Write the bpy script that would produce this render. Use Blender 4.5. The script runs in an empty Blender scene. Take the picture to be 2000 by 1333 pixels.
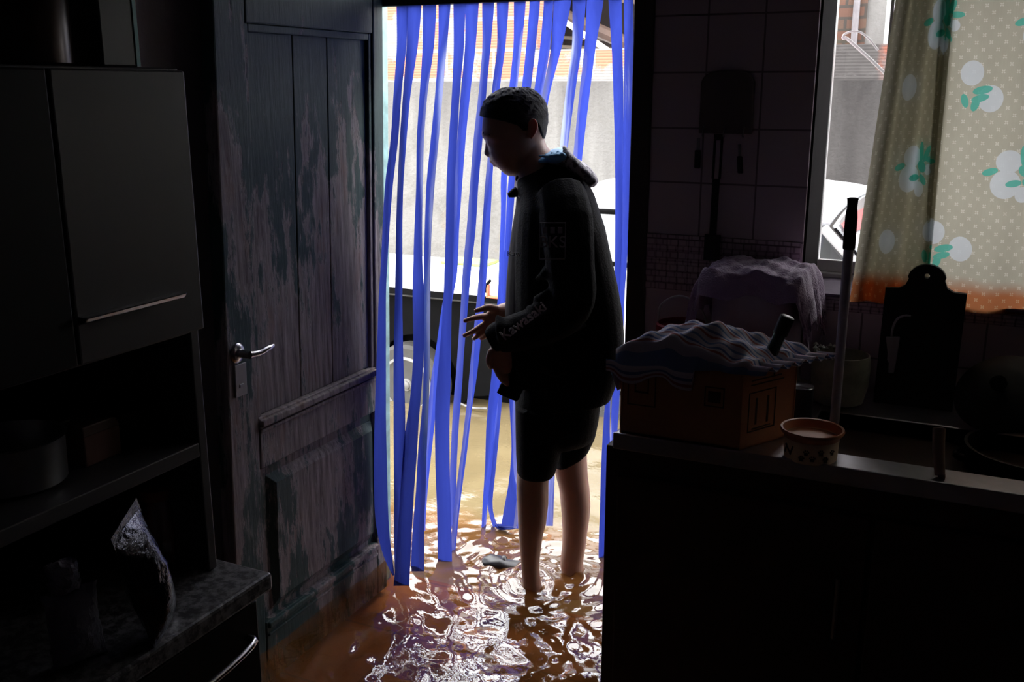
import bpy, bmesh, math, random
import numpy as np
from mathutils import Vector, Matrix
random.seed(7); rng = np.random.default_rng(7)
S = bpy.context.scene; COL = S.collection
# ------------------------------------------------------------------ camera, sky, exposure
FPX = 1944.0; YAW = math.radians(25.5); PIT = math.radians(14.3)
cF = np.array([-math.sin(YAW)*math.cos(PIT), math.cos(YAW)*math.cos(PIT), -math.sin(PIT)])
cR = np.array([math.cos(YAW), math.sin(YAW), 0.0]); cU = np.cross(cR, cF)
cC = np.array([0.0, 0.0, 1.66]); Fh = np.array([-math.sin(YAW), math.cos(YAW), 0.0])
cam = bpy.data.cameras.new('camera'); cam.sensor_width = 36; cam.lens = 36*FPX/2000
cam.clip_start = .05
co = bpy.data.objects.new('camera', cam); COL.objects.link(co); co.location = cC
co.rotation_euler = (math.pi/2-PIT, 0, YAW); S.camera = co
S.view_settings.view_transform = 'Standard'; S.view_settings.look = 'None'
S.view_settings.gamma = 1; S.view_settings.use_curve_mapping = False
S.view_settings.exposure = 1.2
S.cycles.max_bounces = 10; S.cycles.transparent_max_bounces = 24; S.cycles.sample_clamp_indirect = 6
W = bpy.data.worlds.new('overcast sky'); S.world = W; W.use_nodes = True
wt = W.node_tree; wt.nodes.clear()
wo = wt.nodes.new('ShaderNodeOutputWorld'); wb = wt.nodes.new('ShaderNodeBackground')
wg = wt.nodes.new('ShaderNodeTexCoord'); wsx = wt.nodes.new('ShaderNodeSeparateXYZ'); wr = wt.nodes.new('ShaderNodeValToRGB')
wt.links.new(wg.outputs['Generated'], wsx.inputs[0]); wt.links.new(wsx.outputs[2], wr.inputs[0])
wr.color_ramp.elements[0].position = 0; wr.color_ramp.elements[0].color = (.92, .95, .97, 1)
wr.color_ramp.elements[1].position = .8; wr.color_ramp.elements[1].color = (1, 1.0, 1.0, 1)
wt.links.new(wr.outputs[0], wb.inputs[0]); wb.inputs[1].default_value = 3.9
wt.links.new(wb.outputs[0], wo.inputs[0])

# ------------------------------------------------------------------ measuring helpers (photo pixel -> point at a given real plane)
def ray(x, y): return cF + cR*(x-1000)/FPX - cU*(y-666.5)/FPX
def onz(x, y, z): d = ray(x, y); return cC + d*(z-cC[2])/d[2]
def ony(x, y, Y): d = ray(x, y); return cC + d*(Y-cC[1])/d[1]
def onx(x, y, X): d = ray(x, y); return cC + d*(X-cC[0])/d[0]
V0 = 2.93
def M(x, y, v=0.0): d = ray(x, y); return cC + d*((V0+v)/(d@Fh))   # upright plane through the standing man

# ------------------------------------------------------------------ node helpers
def nd(nt, typ, ins=None, **kw):
    n = nt.nodes.new('ShaderNode'+typ)
    for k, v in kw.items(): setattr(n, k, v)
    for k, v in (ins or {}).items():
        s = n.inputs[k]
        if isinstance(v, bpy.types.NodeSocket): nt.links.new(v, s)
        elif isinstance(v, bpy.types.Node): nt.links.new(v.outputs[0], s)
        else:
            if s.type == 'RGBA' and not isinstance(v, (int, float)) and len(v) == 3: v = (*v, 1)
            s.default_value = v
    return n
def newmat(name):
    m = bpy.data.materials.new(name); m.use_nodes = True; nt = m.node_tree; nt.nodes.clear()
    return m, nt, nt.nodes.new('ShaderNodeOutputMaterial')
def ramp(nt, fac, stops, mode='LINEAR'):
    r = nt.nodes.new('ShaderNodeValToRGB'); cr = r.color_ramp; cr.interpolation = mode
    while len(cr.elements) < len(stops): cr.elements.new(.5)
    for e, (p, c) in zip(cr.elements, stops):
        e.position = p; e.color = (c, c, c, 1) if isinstance(c, (int, float)) else (*c, 1)
    nt.links.new(fac if isinstance(fac, bpy.types.NodeSocket) else fac.outputs[0], r.inputs[0]); return r.outputs[0]
def mixc(nt, f, a, b):
    n = nt.nodes.new('ShaderNodeMix'); n.data_type = 'RGBA'
    for i, v in ((0, f), (6, a), (7, b)):
        if isinstance(v, bpy.types.NodeSocket): nt.links.new(v, n.inputs[i])
        else: n.inputs[i].default_value = v if isinstance(v, (int, float)) else (*v, 1)
    return n.outputs[2]
def mth(nt, op, a, b=0.0, c=0.0):
    n = nt.nodes.new('ShaderNodeMath'); n.operation = op
    for i, v in enumerate((a, b, c)):
        if isinstance(v, bpy.types.NodeSocket): nt.links.new(v, n.inputs[i])
        else: n.inputs[i].default_value = v
    return n.outputs[0]
def coord(nt, scale=(1, 1, 1), loc=(0, 0, 0)):
    tc = nd(nt, 'TexCoord'); return nd(nt, 'Mapping', {0: tc.outputs['Object'], 'Scale': scale, 'Location': loc}).outputs[0]
def noise(nt, vec, scale, det=4, rough=.55): return nd(nt, 'TexNoise', {'Vector': vec, 'Scale': scale, 'Detail': det, 'Roughness': rough}).outputs[0]
def bump(nt, h, st=.3, dist=.01): return nd(nt, 'Bump', {'Height': h, 'Strength': st, 'Distance': dist}).outputs[0]
def pbsdf(nt, out, **k):
    b = nd(nt, 'BsdfPrincipled')
    for a, v in k.items():
        s = b.inputs[a.replace('_', ' ')]
        if isinstance(v, bpy.types.NodeSocket): nt.links.new(v, s)
        else: s.default_value = (*v, 1) if (s.type == 'RGBA' and len(v) == 3) else v
    nt.links.new(b.outputs[0], out.inputs[0]); return b
def plain(name, col, rough=.5, metal=0.0, var=.15, vs=14, bs=0.0, **k):
    m, nt, o = newmat(name); v = coord(nt); n = noise(nt, v, vs)
    c = mixc(nt, ramp(nt, n, [(.3, 0.0), (.7, 1.0)]), [x*(1-var) for x in col], [min(1, x*(1+var)) for x in col])
    if bs: k['Normal'] = bump(nt, noise(nt, v, vs*6), bs)
    pbsdf(nt, o, Base_Color=c, Roughness=rough, Metallic=metal, **k); return m

# ------------------------------------------------------------------ mesh builder
def wloc(o):
    p = Vector((0, 0, 0))
    while o is not None: p += Vector(o.location); o = o.parent
    return p
class MB:
    lean = 0.0
    def __init__(s): s.v = []; s.f = []
    def add(s, vs, fs):
        n = len(s.v); s.v += [tuple(map(float, p)) for p in vs]; s.f += [tuple(n+i for i in f) for f in fs]; return s
    def box(s, lo, hi):
        (a, b, c), (d, e, f) = lo, hi
        return s.add([(a,b,c),(d,b,c),(d,e,c),(a,e,c),(a,b,f),(d,b,f),(d,e,f),(a,e,f)],
                     [(0,3,2,1),(4,5,6,7),(0,1,5,4),(1,2,6,5),(2,3,7,6),(3,0,4,7)])
    def hexa(s, p8): return s.add(p8, [(0,3,2,1),(4,5,6,7),(0,1,5,4),(1,2,6,5),(2,3,7,6),(3,0,4,7)])
    def obox(s, c, ax, half):     # oriented box: centre, three axes, half sizes
        c = np.array(c, float); A = [np.array(a, float)*h for a, h in zip(ax, half)]; p = []
        for z in (-1, 1):
            for x, y in ((-1,-1),(1,-1),(1,1),(-1,1)): p.append(c+A[0]*x+A[1]*y+A[2]*z)
        return s.hexa(p)
    def rings(s, rs, cap=True, closed=True):
        n = len(rs[0]); vs = [p for r in rs for p in r]; fs = []
        for i in range(len(rs)-1):
            for j in range(n if closed else n-1):
                k = (j+1) % n; fs.append((i*n+j, i*n+k, (i+1)*n+k, (i+1)*n+j))
        if cap: fs += [tuple(range(n))[::-1], tuple((len(rs)-1)*n+j for j in range(n))]
        return s.add(vs, fs)
    def tube(s, pts, rad, n=12, cap=True, flat=None):
        pts = [np.array(p, float) for p in pts]; rs = []
        if isinstance(rad, (int, float)): rad = [rad]*len(pts)
        T = [pts[min(i+1, len(pts)-1)]-pts[max(i-1, 0)] for i in range(len(pts))]; T = [t/np.linalg.norm(t) for t in T]
        ref = np.array([0, 0, 1.]) if abs(T[0][2]) < .9 else np.array([1., 0, 0])
        a = np.cross(T[0], ref); a /= np.linalg.norm(a)
        for p, t, r in zip(pts, T, rad):
            a = a-t*(a@t); a /= np.linalg.norm(a); b = np.cross(t, a)
            rs.append([p+(a*math.cos(q)+b*math.sin(q)*(flat or 1))*r for q in np.linspace(0, 2*math.pi, n, False)])
        return s.rings(rs, cap)
    def lathe(s, prof, c=(0, 0, 0), n=32, axis=None):
        c = np.array(c, float)
        if axis is None: X, Y, Z = np.eye(3)
        else:
            Z = np.array(axis, float); Z /= np.linalg.norm(Z); X = np.cross(Z, (0.3, .9, .1)); X /= np.linalg.norm(X); Y = np.cross(Z, X)
        rs = [[c+X*r*math.cos(q)+Y*r*math.sin(q)+Z*z for q in np.linspace(0, 2*math.pi, n, False)] for r, z in prof]
        return s.rings(rs, True)
    def prism(s, poly, d):      # polygon (3D points) pushed along d
        n = len(poly); P = [np.array(p, float) for p in poly]; d = np.array(d, float)
        return s.add(P+[p+d for p in P], [tuple(range(n))[::-1], tuple(range(n, 2*n))]+[(i, (i+1) % n, n+(i+1) % n, n+i) for i in range(n)])
    def grid(s, P):             # P[i][j] points
        h, w = len(P), len(P[0])
        return s.add([p for r in P for p in r], [(i*w+j, i*w+j+1, (i+1)*w+j+1, (i+1)*w+j) for i in range(h-1) for j in range(w-1)])
    def build(s, name, mat, parent=None, smooth=None, bevel=0.0, solid=0.0, origin=None, sub=0):
        me = bpy.data.meshes.new(name); V = np.array(s.v)
        if MB.lean: V[:, 1] += MB.lean*(V[:, 2]-.6)      # the old door and its jamb stand a little out of plumb
        if parent is not None: org = np.array(wloc(parent))
        elif origin is not None: org = np.array(origin, float)
        else: org = np.array([(V[:,0].min()+V[:,0].max())/2, (V[:,1].min()+V[:,1].max())/2, V[:,2].min()])
        me.from_pydata([tuple(p) for p in (V-org)], [], s.f); me.validate()
        bm = bmesh.new(); bm.from_mesh(me); bmesh.ops.recalc_face_normals(bm, faces=bm.faces); bm.to_mesh(me); bm.free()
        me.materials.append(mat); o = bpy.data.objects.new(name, me); COL.objects.link(o)
        if parent is not None: o.parent = parent
        else: o.location = org
        if smooth is not None:
            me.polygons.foreach_set('use_smooth', [True]*len(me.polygons))
            try: me.set_sharp_from_angle(angle=math.radians(smooth))
            except Exception: pass
        if solid: q = o.modifiers.new('solid', 'SOLIDIFY'); q.thickness = solid; q.offset = 0
        if sub: q = o.modifiers.new('sub', 'SUBSURF'); q.levels = sub; q.render_levels = sub
        if bevel: q = o.modifiers.new('bevel', 'BEVEL'); q.width = bevel; q.segments = 2; q.limit_method = 'ANGLE'
        return o
def tag(o, label=None, cat=None, group=None, kind=None):
    if label: o['label'] = label
    if cat: o['category'] = cat
    if group: o['group'] = group
    if kind: o['kind'] = kind
    return o
def thing(name, label, cat, loc, group=None, kind=None):
    o = bpy.data.objects.new(name, None); COL.objects.link(o); o.location = [float(q) for q in loc]; o.empty_display_size = .05
    return tag(o, label, cat, group, kind)
def remesh(o, vox, smooth=4, fac=.5):
    q = o.modifiers.new('r', 'REMESH'); q.mode = 'VOXEL'; q.voxel_size = vox; q.use_smooth_shade = True
    if smooth: q = o.modifiers.new('s', 'SMOOTH'); q.iterations = smooth; q.factor = fac
    dg = bpy.context.evaluated_depsgraph_get(); me = bpy.data.meshes.new_from_object(o.evaluated_get(dg))
    old = o.data; o.modifiers.clear(); o.data = me; me.name = old.name
    if not me.materials: me.materials.append(old.materials[0])
    me.polygons.foreach_set('use_smooth', [True]*len(me.polygons)); return o
def text(name, s, size, pos, xdir, ydir, mat, parent, bold=0.0, depth=.0012):
    cu = bpy.data.curves.new(name, 'FONT'); cu.body = s; cu.size = size; cu.extrude = depth/2; cu.offset = bold
    cu.align_x = 'CENTER'; cu.align_y = 'CENTER'
    t = bpy.data.objects.new('tmp', cu); COL.objects.link(t); dg = bpy.context.evaluated_depsgraph_get()
    me = bpy.data.meshes.new_from_object(t.evaluated_get(dg)); bpy.data.objects.remove(t)
    X = Vector(xdir).normalized(); Y = Vector(ydir); Y = (Y-X*Y.dot(X)).normalized(); Z = X.cross(Y)
    R = Matrix((X, Y, Z)).transposed().to_4x4(); R.translation = Vector(pos)-wloc(parent)
    me.transform(R); me.materials.clear(); me.materials.append(mat); me.name = name
    o = bpy.data.objects.new(name, me); COL.objects.link(o); o.parent = parent; return o
def smooth_path(ctrl, n):
    ctrl = np.array(ctrl, float); t = np.linspace(0, len(ctrl)-1, n); out = []
    P = np.vstack([2*ctrl[0]-ctrl[1], ctrl, 2*ctrl[-1]-ctrl[-2]])
    for q in t:
        i = min(int(q), len(ctrl)-2); u = q-i; a, b, c, d = P[i:i+4]
        out.append(.5*((2*b)+(-a+c)*u+(2*a-5*b+4*c-d)*u*u+(-a+3*b-3*c+d)*u**3))
    return out

# ------------------------------------------------------------------ materials of the setting
def tile_mat():
    m, nt, o = newmat('glazed wall tile'); tc = nd(nt, 'TexCoord'); sp = nd(nt, 'SeparateXYZ', {0: tc.outputs['Object']})
    v = nd(nt, 'CombineXYZ', {0: mth(nt, 'ADD', sp.outputs[0], .695+.145*40), 1: mth(nt, 'ADD', sp.outputs[2], -1.413+.1425*40)}).outputs[0]
    b = nd(nt, 'TexBrick', {'Vector': v, 'Color1': (.62,.50,.56), 'Color2': (.66,.54,.60), 'Mortar': (.17,.13,.15), 'Scale': 1.0, 'Mortar Size': .0028, 'Mortar Smooth': .3, 'Brick Width': .145, 'Row Height': .1425}, offset=0.0, squash=1.0)
    n = noise(nt, tc.outputs['Object'], 6); c = mixc(nt, mth(nt, 'MULTIPLY', n, .35), b.outputs[0], (.45,.36,.40))
    pbsdf(nt, o, Base_Color=c, Roughness=.28, Normal=bump(nt, b.outputs['Fac'], -.4, .003)); return m
def border_mat():
    m, nt, o = newmat('patterned border tile'); tc = nd(nt, 'TexCoord'); sp = nd(nt, 'SeparateXYZ', {0: tc.outputs['Object']})
    v = nd(nt, 'CombineXYZ', {0: sp.outputs[0], 1: sp.outputs[2]}).outputs[0]
    b = nd(nt, 'TexBrick', {'Vector': v, 'Color1': (.52,.38,.47), 'Color2': (.62,.50,.56), 'Mortar': (.15,.09,.13), 'Scale': 1.0, 'Mortar Size': .0022, 'Brick Width': .022, 'Row Height': .0175}, offset=.35)
    g = nd(nt, 'TexBrick', {'Vector': v, 'Color1': (.7,.58,.64), 'Color2': (.40,.28,.35), 'Mortar': (.15,.09,.13), 'Scale': 1.0, 'Mortar Size': .0022, 'Brick Width': .03, 'Row Height': .03}, offset=.0)
    pbsdf(nt, o, Base_Color=mixc(nt, .5, b.outputs[0], g.outputs[0]), Roughness=.3); return m
def plaster(name, col, dirt, sc=1.6, rough=.85, amt=.8):
    m, nt, o = newmat(name); v = coord(nt); st = coord(nt, (1.6, 1.6, .35))
    a = ramp(nt, noise(nt, v, sc, 7, .62), [(.42, 0.0), (.62, 1.0)]); s2 = ramp(nt, noise(nt, st, 3.2, 6), [(.45, 0.0), (.7, 1.0)])
    f = mth(nt, 'MULTIPLY', mth(nt, 'MAXIMUM', a, s2), amt); fine = noise(nt, v, 45, 5)
    c = mixc(nt, f, col, dirt); c = mixc(nt, mth(nt, 'MULTIPLY', fine, .25), c, [x*.55 for x in col])
    pbsdf(nt, o, Base_Color=c, Roughness=rough, Normal=bump(nt, fine, .4, .01)); return m
def yard_concrete():   # rendered yard wall, black mildew streaks under its top
    m, nt, o = newmat('stained yard wall render'); v = coord(nt); st = coord(nt, (2.4, 1, .3)); sp = nd(nt, 'SeparateXYZ', {0: nd(nt, 'TexCoord').outputs['Object']})
    top = ramp(nt, mth(nt, 'ADD', mth(nt, 'MULTIPLY', mth(nt, 'SUBTRACT', sp.outputs[2], .6), .75), mth(nt, 'MULTIPLY', mth(nt, 'SUBTRACT', noise(nt, st, 2.4, 6), .5), 1.5)), [(.34, 0.0), (.88, 1.0)])
    pat = ramp(nt, noise(nt, v, 5, 7, .65), [(.48, 0.0), (.66, 1.0)]); fine = noise(nt, v, 40, 5)
    c = mixc(nt, mth(nt, 'MULTIPLY', top, .8), (.205,.20,.19), (.065,.06,.058)); c = mixc(nt, mth(nt, 'MULTIPLY', pat, .7), c, (.13,.125,.115))
    c = mixc(nt, mth(nt, 'MULTIPLY', ramp(nt, noise(nt, v, 2.2, 3), [(.66, 0.0), (.74, 1.0)]), .5), c, (.22,.15,.08))
    c = mixc(nt, mth(nt, 'MULTIPLY', fine, .3), c, (.13,.125,.11))
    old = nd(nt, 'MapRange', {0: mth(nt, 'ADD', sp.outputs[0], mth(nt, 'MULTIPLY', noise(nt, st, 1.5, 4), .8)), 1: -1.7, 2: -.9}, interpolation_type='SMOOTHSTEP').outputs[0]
    c = mixc(nt, mth(nt, 'MULTIPLY', old, .72), c, mixc(nt, ramp(nt, mth(nt, 'ADD', noise(nt, coord(nt, (2.2, 2.2, .7)), 3.4, 8, .7), mth(nt, 'MULTIPLY', mth(nt, 'SUBTRACT', sp.outputs[2], 1.2), .35)), [(.34, 0.0), (.72, 1.0)]), (.058,.054,.052), (.010,.009,.0095)))   # darker mottled stretch towards higher x, darkest near the top
    pbsdf(nt, o, Base_Color=c, Roughness=.9, Normal=bump(nt, fine, .5, .01)); return m
def hollow_brick():
    m, nt, o = newmat('grooved hollow brick'); tc = nd(nt, 'TexCoord'); sp = nd(nt, 'SeparateXYZ', {0: tc.outputs['Object']})
    v = nd(nt, 'CombineXYZ', {0: mth(nt, 'ADD', sp.outputs[0], 40), 1: mth(nt, 'ADD', sp.outputs[2], -1.70+.201*40)}).outputs[0]
    b = nd(nt, 'TexBrick', {'Vector': v, 'Color1': (.40,.145,.085), 'Color2': (.44,.175,.11), 'Mortar': (.27,.265,.25), 'Scale': 1.0, 'Mortar Size': .013, 'Mortar Smooth': .4, 'Brick Width': .36, 'Row Height': .201}, offset=.5)
    g = mth(nt, 'SINE', mth(nt, 'MULTIPLY', sp.outputs[2], 2*math.pi/.018)); grv = mth(nt, 'MULTIPLY_ADD', g, .5, .5)
    c = mixc(nt, mth(nt, 'MULTIPLY', ramp(nt, grv, [(.0, 1.0), (.45, 0.0)]), .55), b.outputs[0], (.24,.07,.04))
    v2 = tc.outputs['Object']; pl = ramp(nt, noise(nt, v2, 3.0, 6, .6), [(.52, 0.0), (.57, 1.0)]); low = nd(nt, 'MapRange', {0: mth(nt, 'SUBTRACT', sp.outputs[2], mth(nt, 'MULTIPLY', mth(nt, 'SUBTRACT', noise(nt, v2, 4.5, 6), .38), .22)), 1: 1.695, 2: 1.705, 3: 1.0, 4: 0.0}).outputs[0]; pl = mth(nt, 'MAXIMUM', pl, low); tone = mixc(nt, noise(nt, v2, 9, 4), (.27,.265,.255), (.14,.135,.125))
    c = mixc(nt, pl, c, tone)
    old = nd(nt, 'MapRange', {0: sp.outputs[0], 1: -1.7, 2: -1.1}, interpolation_type='SMOOTHSTEP').outputs[0]  # brick colour darkens towards higher x
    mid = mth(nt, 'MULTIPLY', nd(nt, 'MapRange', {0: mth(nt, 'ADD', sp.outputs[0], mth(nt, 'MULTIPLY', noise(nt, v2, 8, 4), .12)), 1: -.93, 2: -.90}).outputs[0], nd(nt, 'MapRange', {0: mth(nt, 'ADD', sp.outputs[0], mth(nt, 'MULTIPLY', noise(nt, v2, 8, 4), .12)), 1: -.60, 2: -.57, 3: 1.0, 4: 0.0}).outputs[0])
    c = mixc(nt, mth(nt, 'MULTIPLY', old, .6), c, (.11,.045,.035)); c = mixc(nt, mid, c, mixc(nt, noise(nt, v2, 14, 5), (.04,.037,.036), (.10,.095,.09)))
    pbsdf(nt, o, Base_Color=c, Roughness=.85, Normal=bump(nt, mth(nt, 'ADD', mth(nt, 'MULTIPLY', grv, .5), pl), .6, .006)); return m
def old_brick():
    m, nt, o = newmat('old mossy brickwork'); tc = nd(nt, 'TexCoord'); sp = nd(nt, 'SeparateXYZ', {0: tc.outputs['Object']})
    wob = mth(nt, 'MULTIPLY', noise(nt, tc.outputs['Object'], 5), .04)
    v = nd(nt, 'CombineXYZ', {0: mth(nt, 'ADD', sp.outputs[0], wob), 1: mth(nt, 'ADD', sp.outputs[2], wob)}).outputs[0]
    b = nd(nt, 'TexBrick', {'Vector': v, 'Color1': (.15,.065,.045), 'Color2': (.11,.075,.055), 'Mortar': (.06,.053,.045), 'Scale': 1.0, 'Mortar Size': .009, 'Brick Width': .22, 'Row Height': .07})
    f = ramp(nt, noise(nt, tc.outputs['Object'], 4, 5), [(.48, 0.0), (.62, 1.0)])
    pbsdf(nt, o, Base_Color=mixc(nt, mth(nt, 'MULTIPLY', f, .75), b.outputs[0], (.10,.098,.06)), Roughness=.9, Normal=bump(nt, b.outputs['Fac'], -.6, .01)); return m
def floor_tile():
    m, nt, o = newmat('orange clay floor tile'); tc = nd(nt, 'TexCoord'); v = nd(nt, 'Mapping', {0: tc.outputs['Object'], 'Location': (40.1, 40.2, 0)}).outputs[0]
    b = nd(nt, 'TexBrick', {'Vector': v, 'Color1': (.50,.165,.035), 'Color2': (.46,.145,.03), 'Mortar': (.30,.10,.03), 'Scale': 1.0, 'Mortar Size': .005, 'Brick Width': .33, 'Row Height': .33}, offset=0.0)
    f = noise(nt, v, 5, 5); pbsdf(nt, o, Base_Color=mixc(nt, mth(nt, 'MULTIPLY', f, .5), b.outputs[0], (.30,.10,.025)), Roughness=.5); return m
def peeling_wood(wear=0.0):
    m, nt, o = newmat('peeling painted wood'); vg = coord(nt, (8, 8, .55)); vm = coord(nt, (5, 5, 1.25)); v = coord(nt)
    sp = nd(nt, 'SeparateXYZ', {0: nd(nt, 'TexCoord').outputs['Object']})
    grain = noise(nt, vg, 9, 8, .7); pat = noise(nt, vm, 2.3, 9, .68); big = noise(nt, coord(nt, (2.6, 2.6, 1.1)), 1.5, 3)
    up = nd(nt, 'MapRange', {0: sp.outputs[2], 1: 1.2, 2: 1.85, 3: 0.0, 4: .17}).outputs[0]
    k = mth(nt, 'ADD', mth(nt, 'ADD', mth(nt, 'MULTIPLY', pat, .72), mth(nt, 'MULTIPLY', big, .28)), mth(nt, 'ADD', up, wear))
    pm = ramp(nt, mth(nt, 'ADD', k, mth(nt, 'MULTIPLY', mth(nt, 'SUBTRACT', grain, .5), .16)), [(.515, 0.0), (.535, 1.0)])
    wood = mixc(nt, ramp(nt, grain, [(.30, 0.0), (.72, 1.0)]), (.05,.038,.042), (.36,.31,.325))
    wood = mixc(nt, ramp(nt, noise(nt, vm, 3.3, 3), [(.55, 0.0), (.75, .55)]), wood, (.21,.105,.075))
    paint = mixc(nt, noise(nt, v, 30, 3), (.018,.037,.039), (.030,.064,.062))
    edge = ramp(nt, k, [(.49, 0.0), (.52, .8), (.55, 0.0)])
    c = mixc(nt, pm, wood, paint); c = mixc(nt, mth(nt, 'MULTIPLY', edge, .45), c, (.36,.33,.34))
    r = mth(nt, 'MULTIPLY_ADD', pm, -.12, .62)
    pbsdf(nt, o, Base_Color=c, Roughness=r, Specular_IOR_Level=.22, Normal=bump(nt, mth(nt, 'ADD', mth(nt, 'MULTIPLY', pm, .8), mth(nt, 'MULTIPLY', grain, .7)), .7, .004)); return m
def water_mat():
    m, nt, o = newmat('muddy flood water'); tc = nd(nt, 'TexCoord'); v = tc.outputs['Object']; sp = nd(nt, 'SeparateXYZ', {0: v})
    edge = mth(nt, 'ADD', sp.outputs[1], mth(nt, 'MULTIPLY', mth(nt, 'SUBTRACT', noise(nt, v, 1.7, 4), .5), .55))
    far = nd(nt, 'MapRange', {0: edge, 1: 2.80, 2: 3.12}, interpolation_type='SMOOTHSTEP').outputs[0]
    swirl = noise(nt, coord(nt, (1.6, 1, 1)), 2.4, 5)
    mudf = mth(nt, 'ADD', mth(nt, 'MULTIPLY', far, .62), mth(nt, 'MULTIPLY', ramp(nt, swirl, [(.3, .06), (.75, .34)]), 1.0))
    mud = mixc(nt, far, (.40,.165,.045), mixc(nt, swirl, (.18,.135,.065), (.24,.19,.105)))
    b1 = bump(nt, noise(nt, coord(nt, (1, 1.3, 1)), 34, 3, .5), .12, .01)
    df = nd(nt, 'BsdfDiffuse', {0: mud}); tr = nd(nt, 'BsdfTransparent', {0: (.96,.86,.70)})
    body = nd(nt, 'MixShader', {0: mudf, 1: tr.outputs[0], 2: df.outputs[0]})
    gl = nd(nt, 'BsdfGlossy', {0: (1,1,1), 'Roughness': .02, 'Normal': b1}); fr = nd(nt, 'Fresnel', {'IOR': 1.75, 'Normal': b1})
    mx = nd(nt, 'MixShader', {0: fr.outputs[0], 1: body.outputs[0], 2: gl.outputs[0]}); nt.links.new(mx.outputs[0], o.inputs[0]); return m
def strip_mat():
    m, nt, o = newmat('blue plastic strip'); v = coord(nt, (30, 30, 1.2)); n = noise(nt, v, 3, 4)
    c = mixc(nt, n, (.022,.036,.24), (.030,.050,.30)); nrm = bump(nt, n, .25, .002)
    d = nd(nt, 'BsdfDiffuse', {0: c, 'Normal': nrm}); t = nd(nt, 'BsdfTranslucent', {0: mixc(nt, n, (.027,.045,.31), (.038,.062,.385))})
    a = nd(nt, 'MixShader', {0: .58, 1: d.outputs[0], 2: t.outputs[0]}); g = nd(nt, 'BsdfGlossy', {0: (.8,.85,1), 'Roughness': .32, 'Normal': nrm})
    f = mth(nt, 'MULTIPLY', nd(nt, 'Fresnel', {'IOR': 1.4}).outputs[0], .16); x = nd(nt, 'MixShader', {0: f, 1: a.outputs[0], 2: g.outputs[0]}); nt.links.new(x.outputs[0], o.inputs[0]); return m
def curtain_mat():
    m, nt, o = newmat('printed curtain cloth'); tc = nd(nt, 'TexCoord'); uv = tc.outputs['UV']; sp = nd(nt, 'SeparateXYZ', {0: uv}); U, V = sp.outputs[0], sp.outputs[1]
    base = mixc(nt, noise(nt, uv, 12, 5), (.36,.345,.275), (.44,.425,.345)); weave = noise(nt, nd(nt, 'Mapping', {0: uv, 'Scale': (260, 40, 1)}).outputs[0], 1, 3)
    base = mixc(nt, mth(nt, 'MULTIPLY', weave, .3), base, (.28,.26,.20))
    # little crosses on a staggered lattice
    P = .032
    def lattice(du, dv):
        a = mth(nt, 'SUBTRACT', mth(nt, 'FRACT', mth(nt, 'ADD', mth(nt, 'DIVIDE', U, P), du)), .5); b = mth(nt, 'SUBTRACT', mth(nt, 'FRACT', mth(nt, 'ADD', mth(nt, 'DIVIDE', V, P), dv)), .5)
        s1 = mth(nt, 'ABSOLUTE', mth(nt, 'ADD', a, b)); s2 = mth(nt, 'ABSOLUTE', mth(nt, 'SUBTRACT', a, b)); mn = mth(nt, 'MINIMUM', s1, s2); r = mth(nt, 'MAXIMUM', s1, s2)
        return mth(nt, 'MULTIPLY', mth(nt, 'LESS_THAN', mn, .06), mth(nt, 'MULTIPLY', mth(nt, 'LESS_THAN', r, .22), mth(nt, 'GREATER_THAN', r, .05)))
    cr = mth(nt, 'MAXIMUM', lattice(.0, .0), lattice(.5, .5)); base = mixc(nt, mth(nt, 'MULTIPLY', cr, .6), base, (.64,.62,.55))
    def ell(cx, cy, rx, ry, rot=0):
        c, s_ = math.cos(rot), math.sin(rot); a = mth(nt, 'SUBTRACT', U, cx); b = mth(nt, 'SUBTRACT', V, cy)
        x = mth(nt, 'DIVIDE', mth(nt, 'MULTIPLY_ADD', a, c, mth(nt, 'MULTIPLY', b, s_)), rx); y = mth(nt, 'DIVIDE', mth(nt, 'MULTIPLY_ADD', a, -s_, mth(nt, 'MULTIPLY', b, c)), ry)
        return mth(nt, 'LESS_THAN', mth(nt, 'ADD', mth(nt, 'MULTIPLY', x, x), mth(nt, 'MULTIPLY', y, y)), 1.0)
    fl, lf = None, None
    def un(a, b): return b if a is None else mth(nt, 'MAXIMUM', a, b)
    for (x, y) in ((.148, .33), (.398, .33), (.648, .33), (.19, .66), (.44, .66)):   # sprig: two big fruits, two small, leaves round them
        for e in ((0, .030, .029, .026), (-.004, -.022, .034, .033), (.036, -.046, .017, .018), (.062, .002, .013, .013)): fl = un(fl, ell(x+e[0], y+e[1], e[2], e[3]))
        for e in ((.032, .042, .008, .024, .1), (.052, .038, .008, .022, -.5), (.066, .026, .018, .007, .0), (.038, .008, .017, .012, -.6), (.046, -.022, .016, .008, -.7), (.014, -.020, .018, .008, .15), (-.040, .006, .018, .008, .3)): lf = un(lf, ell(x+e[0], y+e[1], *e[2:]))
    for (x, y) in ((.095, .155), (.305, .15), (.555, .15), (.345, .50), (.105, .52), (.545, .02)): fl = un(fl, ell(x, y, .028, .030))
    for (x, y) in ((.24, .165), (.49, .165), (.30, .535)):
        fl = un(fl, ell(x, y+.022, .026, .028))
        for e in ((.026, -.016, .022, .009, .2), (.022, -.034, .020, .008, .25), (.012, -.048, .009, .016, -.3), (-.012, -.040, .008, .016, .3)): lf = un(lf, ell(x+e[0], y+e[1], *e[2:]))
    c = mixc(nt, mth(nt, 'MULTIPLY', fl, .85), base, (.52,.56,.59)); c = mixc(nt, mth(nt, 'MULTIPLY', lf, .9), c, (.07,.38,.30))
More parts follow.
